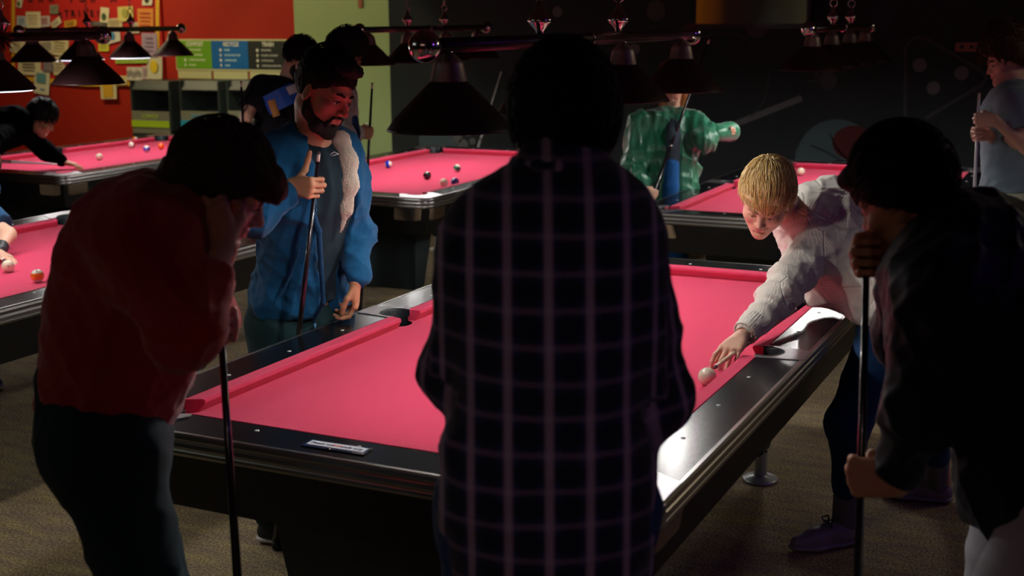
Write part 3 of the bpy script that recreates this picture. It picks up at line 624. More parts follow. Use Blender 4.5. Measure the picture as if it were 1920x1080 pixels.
# ================================================================ people
def V3(*a): return np.array(a, float)
def orth(v, a): v = np.asarray(v, float); a = nz(a); return nz(v - a*np.dot(v, a))
class SDF:
    """smooth union of rounded shapes, turned into one continuous surface"""
    def __init__(s): s.p = []
    def cone(s, a, b, ra, rb, k=.02, flat=None, fs=1.0, sub=False):
        s.p.append(('c', np.asarray(a, float), np.asarray(b, float), ra, rb, k, None if flat is None else nz(flat), fs, sub)); return s
    def ell(s, c, rad, k=.02, fr=None, sub=False):
        s.p.append(('e', np.asarray(c, float), np.eye(3) if fr is None else np.array(fr, float), np.array(rad, float), k, sub)); return s
    def cut(s, pt, n, k=.006):   # keep where (p-pt).n < 0, inside a ball of radius
        s.p.append(('h', np.asarray(pt, float), nz(n), k, None)); return s
    def cutball(s, pt, n, R, k=.004):
        s.p.append(('h', np.asarray(pt, float), nz(n), k, R)); return s
    def chain(s, pts, rs, k=.02, **kw):
        for i in range(len(pts)-1): s.cone(pts[i], pts[i+1], rs[i], rs[i+1], k, **kw)
        return s
    def bounds(s):
        lo = np.full(3, 1e9); hi = -lo
        for q in s.p:
            if q[0] == 'c' and not q[8]:
                m = max(q[3], q[4])*max(1, q[7])+.01
                for e in (q[1], q[2]): lo = np.minimum(lo, e-m); hi = np.maximum(hi, e+m)
            if q[0] == 'e' and not q[5]:
                m = (np.abs(q[2]).T @ q[3])+.01; lo = np.minimum(lo, q[1]-m); hi = np.maximum(hi, q[1]+m)
        return lo, hi
    def mesh(s, vox):
        lo, hi = s.bounds(); lo = lo-3*vox; n = np.ceil((hi+3*vox-lo)/vox).astype(int)+1
        ax = [(lo[i]+vox*np.arange(n[i])).astype(np.float32) for i in range(3)]
        D = np.full(tuple(n), .2, np.float32)
        for q in s.p:
            if q[0] == 'h':
                R = q[4]
                if R is None: sl = tuple(slice(0, n[i]) for i in range(3))
                else: sl = tuple(slice(max(0, int((q[1][i]-R-lo[i])/vox)), min(n[i], int((q[1][i]+R-lo[i])/vox)+2)) for i in range(3))
                X, Y, Z = np.meshgrid(*[ax[i][sl[i]] for i in range(3)], indexing='ij', sparse=True)
                d = (X-q[1][0])*q[2][0]+(Y-q[1][1])*q[2][1]+(Z-q[1][2])*q[2][2]
                if R is not None: d = np.minimum(d, R - np.sqrt((X-q[1][0])**2+(Y-q[1][1])**2+(Z-q[1][2])**2))
                a = D[sl]; h = np.maximum(q[3]-np.abs(a-d), 0)/q[3]; D[sl] = np.maximum(a, d)+h*h*q[3]*.25; continue
            if q[0] == 'c':
                _, a, b, ra, rb, k, fl, fs, sub = q; m = max(ra, rb)*max(1, fs)+k+2*vox
                l2 = np.minimum(a, b)-m; h2 = np.maximum(a, b)+m
            else:
                _, c, fr, rad, k, sub = q; m = np.abs(fr).T @ rad + k+2*vox; l2 = c-m; h2 = c+m
            sl = tuple(slice(max(0, int((l2[i]-lo[i])/vox)), min(n[i], int((h2[i]-lo[i])/vox)+2)) for i in range(3))
            if any(t.stop <= t.start for t in sl): continue
            X, Y, Z = np.meshgrid(*[ax[i][sl[i]] for i in range(3)], indexing='ij', sparse=True)
            if q[0] == 'c':
                px, py, pz = X-a[0], Y-a[1], Z-a[2]; ba = b-a
                if fl is not None:
                    dt = px*fl[0]+py*fl[1]+pz*fl[2]; g = 1/fs-1
                    px, py, pz = px+g*dt*fl[0], py+g*dt*fl[1], pz+g*dt*fl[2]; ba = ba+g*np.dot(ba, fl)*fl
                L2 = max(1e-9, float(ba@ba)); t = np.clip((px*ba[0]+py*ba[1]+pz*ba[2])/L2, 0, 1)
                d = np.sqrt((px-t*ba[0])**2+(py-t*ba[1])**2+(pz-t*ba[2])**2)-(ra+(rb-ra)*t)
                if fl is not None and fs < 1: d = d*fs**.5
            else:
                px, py, pz = X-c[0], Y-c[1], Z-c[2]
                l = [(px*fr[i][0]+py*fr[i][1]+pz*fr[i][2])/rad[i] for i in range(3)]
                k0 = np.sqrt(l[0]**2+l[1]**2+l[2]**2); k1 = np.sqrt((l[0]/rad[0])**2+(l[1]/rad[1])**2+(l[2]/rad[2])**2)+1e-6
                d = k0*(k0-1)/k1
            A = D[sl]
            if sub:
                d = -d; h = np.maximum(k-np.abs(A-d), 0)/k; D[sl] = np.maximum(A, d)+h*h*k*.25
            else:
                h = np.maximum(k-np.abs(A-d), 0)/k; D[sl] = np.minimum(A, d)-h*h*k*.25
        return surf(D, lo, vox)
def surf(D, lo, vox):
    n = D.shape; cn = (n[0]-1, n[1]-1, n[2]-1); ins = D < 0; N = cn[0]*cn[1]*cn[2]
    acc = np.zeros((N, 3)); cnt = np.zeros(N); quads = []
    st = (cn[1]*cn[2], cn[2], 1)
    for a in range(3):
        s0 = [slice(None)]*3; s1 = [slice(None)]*3; s0[a] = slice(0, -1); s1[a] = slice(1, None)
        i0 = ins[tuple(s0)]; i1 = ins[tuple(s1)]; ix = np.argwhere(i0 != i1)
        if not len(ix): continue
        b, c = (a+1) % 3, (a+2) % 3
        ok = (ix[:, b] > 0) & (ix[:, c] > 0) & (ix[:, b] < n[b]-1) & (ix[:, c] < n[c]-1); ix = ix[ok]
        v0 = D[tuple(ix.T)]; jx = ix.copy(); jx[:, a] += 1; v1 = D[tuple(jx.T)]; t = v0/(v0-v1)
        P = ix.astype(float); P[:, a] += t
        cells = []
        for db, dc in ((0, 0), (-1, 0), (-1, -1), (0, -1)):
            kx = ix.copy(); kx[:, b] += db; kx[:, c] += dc; f = kx[:, 0]*st[0]+kx[:, 1]*st[1]+kx[:, 2]; cells.append(f)
            for d in range(3): acc[:, d] += np.bincount(f, weights=P[:, d], minlength=N)
            cnt += np.bincount(f, minlength=N)
        q = np.stack(cells, 1); fl = ~ins[tuple(ix.T)]; q[fl] = q[fl][:, ::-1]; quads.append(q)
    Q = np.concatenate(quads); used = np.nonzero(cnt)[0]; mp = np.full(N, -1); mp[used] = np.arange(len(used))
    return acc[used]/cnt[used][:, None]*vox+lo, mp[Q][:, ::-1] if False else mp[Q]
def relax(v, q, it=1, f=.5):
    for _ in range(it):
        s = np.zeros_like(v); c = np.zeros(len(v))
        for a, b in ((0, 1), (1, 2), (2, 3), (3, 0)):
            for i, j in ((a, b), (b, a)):
                for d in range(3): s[:, d] += np.bincount(q[:, i], weights=v[q[:, j], d], minlength=len(v))
                c += np.bincount(q[:, i], minlength=len(v))
        v = v*(1-f)+f*s/np.maximum(c, 1)[:, None]
    return v
def vnormals(v, q):
    n = np.cross(v[q[:, 2]]-v[q[:, 0]], v[q[:, 3]]-v[q[:, 1]]); s = np.zeros_like(v)
    for i in range(4):
        for d in range(3): s[:, d] += np.bincount(q[:, i], weights=n[:, d], minlength=len(v))
    return s/(np.linalg.norm(s, axis=1)[:, None]+1e-12)
def folds(seed, f, amp, warp=.5, n=5, axis=None):
    rg = np.random.default_rng(seed); W = rg.normal(size=(n, 3)); W /= np.linalg.norm(W, axis=1)[:, None]
    if axis is not None: W = W*.35+np.asarray(axis)[None]; W /= np.linalg.norm(W, axis=1)[:, None]
    F = f*rg.uniform(.6, 1.5, n); PH = rg.uniform(0, 6.28, n); W2 = rg.normal(size=(n, 3))*f*.35
    def fn(v, nn):
        s = 0
        for i in range(n): s = s+(1-np.abs(np.sin(v@W[i]*F[i]+PH[i]+warp*2*np.sin(v@W2[i]+PH[i]*2))))**1.6/n
        return v+nn*((s-.3)*amp)[:, None]
    return fn
def fuzz(seed, f, amp):
    rg = np.random.default_rng(seed); W = rg.normal(size=(8, 3))*f; PH = rg.uniform(0, 6.28, 8)
    def fn(v, nn):
        s = sum(np.sin(v@W[i]+PH[i]+1.3*np.sin(v@W[(i+3) % 8]*.5)) for i in range(8))/8
        return v+nn*(s*amp)[:, None]
    return fn
def make(name, sdfs, vox, m, parent, disp=None, it=1, uvf=None):
    """one mesh object out of one or more surfaces"""
    if not isinstance(sdfs, (list, tuple)): sdfs = [(sdfs, vox)]
    V = []; Q = []; n = 0
    for s, vx in sdfs:
        v, q = s.mesh(vx); v = relax(v, q, it)
        V.append(v); Q.append(q+n); n += len(v)
    v = np.concatenate(V); q = np.concatenate(Q)
    if disp is not None:
        for d_ in (disp if isinstance(disp, (list, tuple)) else [disp]): v = d_(v, vnormals(v, q))
    me = bpy.data.meshes.new(name); me.vertices.add(len(v)); me.vertices.foreach_set('co', v.astype(np.float32).ravel())
    me.loops.add(q.size); me.loops.foreach_set('vertex_index', q.astype(np.int32).ravel())
    me.polygons.add(len(q)); me.polygons.foreach_set('loop_start', np.arange(0, q.size, 4, dtype=np.int32)); me.update(calc_edges=True)
    if uvf is not None:
        at_ = me.attributes.new('cloth', 'FLOAT_VECTOR', 'POINT'); at_.data.foreach_set('vector', uvf(v).astype(np.float32).ravel())
    return link_mesh(name, me, m, parent, smooth=True)

# ---- skin, cloth and hair colours
skinA = mat('skin_fair', (.72, .42, .30), .5, sss=.15, spec=.4, vary=(25, .15, (.78, .40, .30)))
skinB = mat('skin_tan', (.55, .27, .15), .5, sss=.12, spec=.4, vary=(25, .15, (.6, .27, .16)))
skinC = mat('skin_olive', (.50, .27, .16), .5, sss=.12, spec=.4, vary=(25, .15, (.5, .25, .17)))
lipm = mat('lips', (.50, .14, .12), .4); eyem = mat('eye_white', (.75, .72, .70), .2); irism = mat('iris', (.05, .04, .03), .15)
browD = mat('brow_dark', (.02, .012, .009), .8); browF = mat('brow_fair', (.30, .17, .07), .8); nailm = mat('nail', (.8, .50, .42), .3)
def cloth(name, col, other=None, sc=500, st=.35, rough=.9, sheen=.05, dist=.001):
    return mat(name, col, rough, spec=.2, bump=(sc, st, dist), vary=(sc*.5, .5, other or tuple(c*.6 for c in col)), sheen=sheen)
def hairmat(name, c1, c2, rough=.7):
    if name in MATS: return MATS[name]
    m = mat(name, c1, rough, spec=.25, bump=(700, .5, .0015)); nt = m.node_tree; b = nt.nodes['Principled BSDF']
    g = nt.nodes.new('ShaderNodeNewGeometry'); r = nt.nodes.new('ShaderNodeValToRGB'); r.color_ramp.elements[0].color = (*c1, 1); r.color_ramp.elements[1].color = (*c2, 1)
    nt.links.new(g.outputs['Random Per Island'], r.inputs[0]); nt.links.new(r.outputs[0], b.inputs['Base Color']); return m
hairD = hairmat('hair_black', (.006, .004, .004), (.014, .009, .008)); hairBr = hairmat('hair_brown', (.035, .014, .009), (.07, .03, .016))
hairBl = hairmat('hair_blond', (.60, .36, .09), (.90, .70, .36), .5); hairR = hairmat('hair_auburn', (.22, .07, .02), (.40, .15, .04))

# ---- the head
class Head:
    def __init__(s, c, f, up, k=1.0):
        s.c = np.asarray(c, float); s.f = nz(f); s.u = orth(up, s.f); s.r = np.cross(s.f, s.u); s.k = k; s.fr = np.array([s.r, s.f, s.u])
    def P(s, x, y, z): return s.c+(s.r*x+s.f*y+s.u*z)*s.k
def head_sdf(h, S=None, jaw=1.0, nose=1.0):
    S = S or SDF(); P = h.P; k = h.k; fr = h.fr
    S.ell(P(0, -.012, .030), np.array([.074, .093, .085])*k, .02, fr)
    S.ell(P(0, .022, -.030), np.array([.060*jaw, .068, .080])*k, .03, fr)
    S.cone(P(-.036*jaw, .008, -.075), P(0, .062, -.100), .026*k, .022*k, .03); S.cone(P(.036*jaw, .008, -.075), P(0, .062, -.100), .026*k, .022*k, .03)
    S.ell(P(0, .070, -.104), np.array([.020, .017, .015])*k, .012, fr)
    for e in (-1, 1):
        S.ell(P(e*.043, .056, -.028), np.array([.022, .024, .018])*k, .02, fr)                # cheekbone
        S.cone(P(e*.008, .084, .016), P(e*.044, .070, .018), .0095*k, .010*k, .012)              # brow ridge
        S.ell(P(e*.031, .0915, -.002), np.array([.017, .014, .0105])*k, .012, fr, sub=True)   # eye socket
    S.cone(P(0, .083, .006), P(0, .103*nose, -.032), .0075*k, .0095*k, .010)                   # nose bridge
    S.ell(P(0, .105*nose, -.036), np.array([.0105, .0095, .009])*k, .008, fr)
    for e in (-1, 1): S.ell(P(e*.0125, .093, -.040), np.array([.0085, .010, .0075])*k, .006, fr)
    S.ell(P(0, .078, -.066), np.array([.026, .014, .018])*k, .014, fr)                          # muzzle
    S.cone(P(-.017, .086, -.061), P(.017, .086, -.061), .0050*k, .0050*k, .005)                 # upper lip
    S.cone(P(-.014, .086, -.071), P(.014, .086, -.071), .0058*k, .0058*k, .005)                 # lower lip
    S.cone(P(-.022, .0935, -.0660), P(.022, .0935, -.0660), .0022*k, .0022*k, .004, sub=True)
    S.ell(P(0, .083, -.083), np.array([.018, .008, .006])*k, .008, fr, sub=True)
    for e in (-1, 1):
        S.ell(P(e*.031, .0735, -.001), np.array([.0150, .0143, .0120])*k, .006, fr)             # eyelids over the eyeball
        efr = np.array([nz(h.r*e*.94-h.f*.35), nz(h.f*.9+h.r*e*.35+h.u*-.15), h.u])
        c = P(e*.0775, -.004, -.012)
        S.ell(c, np.array([.0075, .019, .031])*k, .008, efr)
        S.ell(c+(h.r*e*.009+h.f*.003+h.u*.003)*k, np.array([.006, .010, .018])*k, .005, efr, sub=True)
    return S
def face_parts(h, root, brow=browD, eyes=True, lips=True, look=-.3):
    P = h.P; k = h.k
    for e in (-1, 1):
        s = SDF(); s.chain([P(e*.013, .0925, .0165), P(e*.030, .0895, .0215), P(e*.047, .0755, .0165)], [.0035*k, .0042*k, .0022*k], .004)
        make('eyebrow', s, .0018, brow, root, fuzz(3, 500, .0008))
        if eyes:
            MB().sphere(tuple(P(e*.031, .0745, -.0052)), .0120*k, 20, 12).build('eye', eyem, root)
            d = Vector(nz(h.f+h.u*look)); c = Vector(P(e*.031, .0745, -.0052))
            MB().sphere(tuple(c+d*.0082*k), .0055*k, 14, 8).build('iris', irism, root)
        s = SDF(); s.chain([P(e*.017, .0880, -.0035), P(e*.030, .0905, -.0015), P(e*.046, .0800, -.0060)], [.0012*k, .0019*k, .0014*k], .002)
        make('eyelashes', s, .0013, brow, root)
    if lips:
        s = SDF(); s.chain([P(-.021, .0855, -.0635), P(-.006, .0905, -.0605), P(0, .0905, -.0618), P(.006, .0905, -.0605), P(.021, .0855, -.0635)], [.002*k, .0044*k, .004*k, .0044*k, .002*k], .003)
        s.chain([P(-.017, .0860, -.0690), P(0, .0905, -.0722), P(.017, .0860, -.0690)], [.003*k, .0052*k, .003*k], .003)
        make('lips', s, .0018, lipm, root)
def hair_cap(h, puff=.01, front=.055, nape=-.08, top=0.0, extra=(), sides=0.0):
    S = SDF(); P = h.P; k = h.k
    S.ell(P(0, -.014, .034+top*.5), np.array([.080+puff+sides, .100+puff, .090+puff+top])*k, .02, h.fr)
    a = P(0, .095, front); b = P(0, -.095, nape); d = b-a; n = np.cross(h.r, nz(d)); n = n if np.dot(n, h.u) < 0 else -n
    S.cut(a, n, .012*k)
    for (c, r) in extra: S.ell(P(*c), np.array(r)*k, .02, h.fr)
    return S
def locks(h, n, seed, length, rad, flow, region=lambda x, y, z: True, puff=.012, lift=.004, top=0.0, seg=5, curl=0.0, droop=.0):
    """tapered locks of hair lying over the scalp; flow(x,y,z) gives the combing direction in head coordinates"""
    rg = np.random.default_rng(seed); vs = []; fs = []; k = h.k; R = np.array([.080+puff, .100+puff, .090+puff+top]); c0 = np.array([0, -.014, .034+top*.5])
    made = 0
    while made < n:
        d = rg.normal(size=3); d /= np.linalg.norm(d); p = c0+d*R*rg.uniform(.93, 1.0)
        if not region(*p): continue
        made += 1; pts = [p]; L_ = length*rg.uniform(.6, 1.25); ph = rg.uniform(0, 6.28)
        dirn = np.array(flow(*p), float)+rg.normal(size=3)*.18
        for i in range(seg):
            q = pts[-1]; nn = (q-c0)/R**2; nn /= np.linalg.norm(nn)
            t = dirn-nn*np.dot(dirn, nn); t /= np.linalg.norm(t)+1e-9
            t = t+np.cross(nn, t)*curl*math.sin(ph+i*1.7)-np.array([0, 0, droop])*i/seg
            q = q+t*L_/seg; e = np.sqrt((((q-c0)/R)**2).sum()); 
            if e < 1.0+.1*lift/.01: q = c0+(q-c0)/e*(1+lift/.22*(i+1)/seg*rg.uniform(.2, 1))
            pts.append(q); dirn = t*.6+np.array(flow(*q), float)*.4
        b0 = len(vs); w = rad*rg.uniform(.6, 1.3)
        prs = [1-.08*abs(i-1.2) if i < seg else .12 for i in range(seg+1)]
        for i, q in enumerate(pts):
            t = pts[min(i+1, seg)]-pts[max(i-1, 0)]; t = t/(np.linalg.norm(t)+1e-9); nn = (q-c0)/R**2; nn = nn/np.linalg.norm(nn); b = np.cross(t, nn); b /= np.linalg.norm(b)+1e-9; nn = np.cross(b, t)
            ww = w*max(.1, prs[i]*(1-.75*(i/seg)**2))
            for aa, bb in ((1, 0), (0, .55), (-1, 0), (0, -.55)): vs.append(h.P(*(q+b*ww*aa+nn*ww*bb)))
        for i in range(seg): fs += [(b0+i*4+j, b0+i*4+(j+1) % 4, b0+(i+1)*4+(j+1) % 4, b0+(i+1)*4+j) for j in range(4)]
    return vs, fs
def hair_obj(h, root, m, cap, lk=None, disp=None, vox=.006, name='hair'):
    o = make(name, cap, vox, m, root, disp)
    if lk:
        vs, fs = lk; me = bpy.data.meshes.new('locks'); me.from_pydata([tuple(v) for v in vs], [], fs); me.polygons.foreach_set('use_smooth', [True]*len(fs))
        bm = bmesh.new(); bm.from_mesh(o.data); bm.from_mesh(me); bm.to_mesh(o.data); bm.free(); bpy.data.meshes.remove(me)
    return o

# ---- the hand (palm, five bent fingers)
def hand_sdf(S, w, d, s, n, curls=(75, 85, 55), thumb='grip', k=1.0, spread=.0, per=None):
    """w wrist, d towards the knuckles, s towards the thumb side, n out of the palm"""
    w = np.asarray(w, float); d = nz(d); s = orth(s, d); n = nz(n - d*np.dot(n, d)-s*np.dot(n, s))
    base = []; offs = [.030, .0105, -.0095, -.028]; fwd = [.088, .092, .088, .079]
    for i in range(4): base.append(w+(d*fwd[i]+s*offs[i])*k)
    for i in range(4):
        S.cone(w+(s*(.014-.010*i)+d*.006)*k, base[i]-n*.002*k, .0135*k, .0108*k, .014*k)
    S.cone(w+(d*.03+s*.018+n*.006)*k, w+(d*.055+s*.026+n*.006)*k, .013*k, .011*k, .016*k)       # thumb root
    S.cone(w+(d*.03-s*.018+n*.006)*k, w+(d*.06-s*.020+n*.006)*k, .012*k, .010*k, .014*k)
    Ls = [(.041, .025, .020), (.045, .029, .021), (.041, .027, .021), (.033, .021, .018)]
    tips = []
    for i in range(4):
        p = base[i]; a = 0; R = [.0092, .0086, .0078, .0068]; sp = spread*(1.5-i)
        dd = nz(d+s*sp); cs = per[i] if per else curls
        for j in range(3):
            a += math.radians(cs[j]); v = dd*math.cos(a)+n*math.sin(a); q = p+v*Ls[i][j]*k
            rr = .93 if i in (0, 2) else (1.0 if i == 1 else .82)
            S.cone(p, q, R[j]*k*rr, R[j+1]*k*rr, .0045*k); p = q
        tips.append((p, v))
    t0 = w+(d*.022+s*.022+n*.004)*k
    if thumb == 'grip': vs = [(nz(d*.75+s*.45+n*.5), .044), (nz(d*.35-s*.1+n*.95), .034), (nz(-s*.35+n*.75-d*.35), .027)]
    elif thumb == 'up': vs = [(nz(d*.45+s*.8+n*.3), .044), (nz(s*.95+d*.2+n*.15), .034), (nz(s*.95+d*.25), .027)]
    elif thumb == 'open': vs = [(nz(d*.6+s*.7+n*.25), .044), (nz(d*.8+s*.5+n*.2), .033), (nz(d*.9+s*.3+n*.15), .026)]
    else: vs = [(nz(d*.75+s*.45+n*.45), .044), (nz(d*.9+n*.4), .033), (nz(d*.95+n*.2-s*.1), .026)]
    p = t0; R = [.0135, .0110, .0102, .0085]
    for j, (v, l) in enumerate(vs): q = p+v*l*k; S.cone(p, q, R[j]*k, R[j+1]*k, .006*k); p = q
    return tips
def grip(G, a, d, left, **kw):
    """wrist and frame of a hand gripping a stick through G whose thumb side points along a; d from wrist to knuckles"""
    a = nz(a); d = orth(d, a); n = np.cross(d, a) if left else np.cross(a, d)
    w = np.asarray(G, float)-n*.027-d*.084
    return w, d, a, n
def cue(tip, butt, label, wrap=None, shaft=maple, but=darkwood, ring=.45, length=None, name='pool_cue', tipc=chalk):
    tip = np.asarray(tip, float); butt = np.asarray(butt, float); v = butt-tip; Lc = np.linalg.norm(v); v /= Lc
    o = empty(name, tuple(butt)); tag(o, label, 'pool cue', 'pool cues in the hall')
    rel = lambda t: tuple(tip+v*t-butt)
    MB().tube([rel(0), rel(.004), rel(.009)], [.0052, .0063, .0063], 16).build('tip', tipc, o)
    MB().tube([rel(.009), rel(.034)], [.0064, .0066], 16).build('ferrule', ivory, o)
    MB().tube([rel(.034), rel(Lc*.35), rel(Lc*ring)], [.0066, .0088, .0105], 18).build('shaft', shaft, o)
    MB().tube([rel(Lc*ring), rel(Lc*ring+.022)], [.0112, .0114], 18).build('joint_ring', steel, o)
    MB().tube([rel(Lc*ring+.022), rel(Lc*.8), rel(Lc-.03)], [.0112, .0142, .0155], 18).build('butt', but, o)
    MB().tube([rel(Lc-.03), rel(Lc-.004), rel(Lc)], [.0158, .0158, .0130], 18).build('bumper', black, o)
    return o

# ---- torso, limbs
def torso(S, pel, neck, lat, bend=(0, 0, 0), g=1.0, infl=0.0, hips=True, k=.05):
    """pel = middle of the hips, neck = base of the neck, lat = towards the left side"""
    pel = np.asarray(pel, float); neck = np.asarray(neck, float); ax = nz(neck-pel); lat = orth(lat, ax); fr = np.cross(lat, ax); bend = np.asarray(bend, float)
    sec = [(0.0, .150, .112), (.22, .130, .102), (.45, .135, .105), (.70, .158, .115), (.88, .150, .092)]
    if not hips: sec = sec[1:]
    pr = None
    for t, hw, r in sec:
        c = pel+(neck-pel)*t+bend*4*t*(1-t)*.25+fr*(.012 if .5 < t < .8 else 0)
        hw = hw*g+infl; r = r*g+infl; o = max(.01, hw-r)
        cur = (c+lat*o, c-lat*o, r)
        if pr is not None:
            for j in (0, 1): S.cone(pr[j], cur[j], pr[2], cur[2], k)
            S.cone(pr[0], cur[1], pr[2]*.9, cur[2]*.9, k)
        pr = cur
    return ax, lat, fr
def limb(S, pts, rs, k=.025, **kw): return S.chain(pts, rs, k, **kw)
def shoe(heel, toe, up, root, m, sole, name='shoe', k=1.0, laces=None, liner=None):
    heel = np.asarray(heel, float); toe = np.asarray(toe, float); d = nz(toe-heel); u = orth(up, d); s = np.cross(d, u); L_ = np.linalg.norm(toe-heel)
    P = lambda y, z, x=0.0: heel+d*y*L_+u*z*k+s*x*k
    S = SDF(); S.cone(P(.10, .040), P(.30, .048), .036*k, .038*k, .02, flat=s, fs=.95); S.cone(P(.30, .046), P(.62, .036), .038*k, .038*k, .03)
    S.cone(P(.62, .034), P(.88, .030), .039*k, .027*k, .03); S.cone(P(.14, .05), P(.20, .085), .033*k, .034*k, .02); S.cone(P(.25, .06), P(.42, .062), .033*k, .030*k, .03)
    S.cut(P(0, .016), -u, .004)
    S.ell(P(.20, .118), np.array([.030, .040, .030])*k, .008, np.array([s, d, u]), sub=True)
    up_ = make(name, S, .005, m, root, None, 2)
    S = SDF(); S.cone(P(.10, .017), P(.35, .017), .040*k, .038*k, .02, flat=u, fs=.36); S.cone(P(.35, .017), P(.65, .017), .038*k, .046*k, .02, flat=u, fs=.34); S.cone(P(.65, .017), P(.88, .017), .046*k, .033*k, .02, flat=u, fs=.36)
    S.cut(P(0, .001), -u, .002); make('sole', S, .005, sole, up_, None, 1)
    if laces:
        m_ = MB()
        for i in range(5):
            t = .44+i*.065; z = .098-.014*i
            m_.tube([P(t, z-.022, -.026), P(t+.01, z-.002, -.012), P(t+.012, z+.002, 0), P(t+.01, z-.002, .012), P(t, z-.022, .026)], .0032*k, 6)
        m_.tube([P(.43, .10, 0), P(.40, .112, .02), P(.46, .10, .036), P(.43, .085, .03)], .003*k, 6); m_.tube([P(.43, .10, 0), P(.41, .112, -.02), P(.47, .10, -.034), P(.45, .083, -.03)], .003*k, 6)
        m_.build('laces', laces, up_)
    if liner:
        S = SDF(); S.ell(P(.10, .086), np.array([.042, .022, .021])*k, .006, np.array([s, d, u])); make('heel_tab', S, .004, liner, up_)
    return up_
def dist(a, b): return float(np.linalg.norm(np.asarray(a)-np.asarray(b)))
BONES = []
def chk(n, *pts): BONES.append((n, [round(dist(pts[i], pts[i+1]), 3) for i in range(len(pts)-1)]))
away = nz([FW[0], FW[1], 0]); right = nz([RT[0], RT[1], 0]); ZU = V3(0, 0, 1)

# ================= blond player =================
def blond():
    R_ = empty('person', (1.0, .6, 0)); tag(R_, 'blond person in a cream knit sweater bending over the nearest table to shoot', 'person')
    parts = []
    hc = at(1436, 374, 4.42)
    hf = nz(-away*.84 - right*.36 - ZU*.66); h = Head(hc, hf, nz(ZU*.75-away*.62-right*.06), .97)
    neck = at(1506, 398, 4.66); pel = V3(1.035, .60, .90)
    lat = nz(V3(-.12, -.93, -.35))
    shL = at(1540, 462, 4.52); shR = at(1556, 372, 4.80)
    elL = at(1458, 560, 4.36); wrL = at(1388, 634, 4.22)
    elR = at(1660, 400, 5.12); grp_ = at(1640, 470, 5.3)
    chk('blond', neck, pel); chk(' armL', shL, elL, wrL); chk(' armR', shR, elR, grp_); chk(' sh', shL, shR)
    # body
    S = SDF(); torso(S, pel, neck, lat, g=.88)
    S.chain([shL, elL, wrL], [.045, .037, .026]); S.chain([shR, elR, grp_], [.045, .037, .026]); S.cone(neck, h.P(0, -.025, -.05), .052, .050, .03)
    hipL = pel+V3(-.02, -.09, -.04); hipR = pel+V3(.03, .08, -.02)
    knL = V3(.905, .37, .48); anL = V3(.905, .43, .09); knR = V3(1.10, .80, .48); anR = V3(1.16, 1.01, .09)
    chk(' legL', hipL, knL, anL); chk(' legR', hipR, knR, anR)
    S.chain([hipL, knL, anL], [.075, .05, .035]); S.chain([hipR, knR, anR], [.075, .05, .035])
    Hs = head_sdf(h, jaw=1.16); Hs.cone(h.P(0, -.03, -.05), neck, .052, .055, .03)
    # bridge hand on the cloth
    G = hitz(1366, 690, .765)
    wr = wrL; d = nz(hitz(1352, 676, .80)-wr); n = nz(-ZU*.9-d*.2); s = np.cross(n, d)*-1
    s = orth(at(1340, 650, 4.2)-at(1400, 650, 4.2), d)
    HL = SDF(); HL.cone(wr-nz(wr-elL)*.0-nz(elL-wr)*-.09, wr, .030, .024, .02)
    tips = hand_sdf(HL, wr, d, s, n, spread=.10, thumb='bridge', per=[(12, 40, 30), (28, 30, 20), (26, 28, 20), (22, 26, 20)], k=.98)
    HR = SDF(); w2, d2, s2, n2 = grip(grp_, nz(at(1340, 688, 4.2)-grp_), -ZU, False); hand_sdf(HR, w2, d2, s2, n2)
    make('body', [(S, .012), (Hs, .0034), (HL, .0028), (HR, .005)], 0, skinA, R_)
    for tp, v in tips:
        nn = nz(-n-v*np.dot(-n, v)); MB().sphere((0, 0, 0), .0052, 10, 6, (1, 1, .4)).build('fingernail', nailm, R_).matrix_world = Matrix.Translation(Vector(tp+nn*.0050-v*.001)) @ Vector(nn).to_track_quat('Z', 'Y').to_matrix().to_4x4()
    face_parts(h, R_, browF, look=-.8)
    # blond hair: combed forward from the crown into a fringe
    cap = hair_cap(h, .013, .050, -.055, .012, extra=[((0, .070, .074), (.064, .030, .024))], sides=.005)
    crown = np.array([.01, -.055, .12])
    def flow(x, y, z):
        v = np.array([x-crown[0], y-crown[1], z-crown[2]]); v = v/(np.linalg.norm(v)+1e-6); return v*1.2+np.array([-.15, .5 if y > -.06 else -.3, -.25])
    reg = lambda x, y, z: z > (.082 if y > .02 else (.045 if y > -.02 else -.03)) and not (abs(x) > .045 and y > -.035 and z < .078)
    lk1 = locks(h, 1300, 7, .070, .0030, flow, reg, .020, .012, .014, 6, .16)
    def flow2(x, y, z): return np.array([x*2+.15*math.sin(x*90), .35, -1.0])
    lk2 = locks(h, 260, 9, .030, .0026, flow2, lambda x, y, z: y > .045 and z > .066 and z < .09, .020, .008, .010, 5, .2)
    n0 = len(lk1[0]); lk = (lk1[0]+lk2[0], lk1[1]+[tuple(i+n0 for i in f) for f in lk2[1]])
    hair_obj(h, R_, hairBl, cap, lk, fuzz(2, 160, .003), .004)
    MB().torus(tuple(h.P(-.0135, .101, -.046)), .0045, .0007, h.r, h.u, 14, 5).build('nose_ring', steel, R_)
    # sweater
    kn = bpy.data.materials.new('cream_knit'); kn.use_nodes = True; nt = kn.node_tree; b = nt.nodes['Principled BSDF']
    b.inputs['Base Color'].default_value = (.74, .70, .62, 1); b.inputs['Roughness'].default_value = .95; b.inputs['Sheen Weight'].default_value = .3; b.inputs['Specular IOR Level'].default_value = .1
    tc = nt.nodes.new('ShaderNodeTexCoord'); wv = nt.nodes.new('ShaderNodeTexWave'); wv.inputs['Scale'].default_value = 60; wv.inputs['Distortion'].default_value = 1.5; wv.inputs['Detail Scale'].default_value = 3
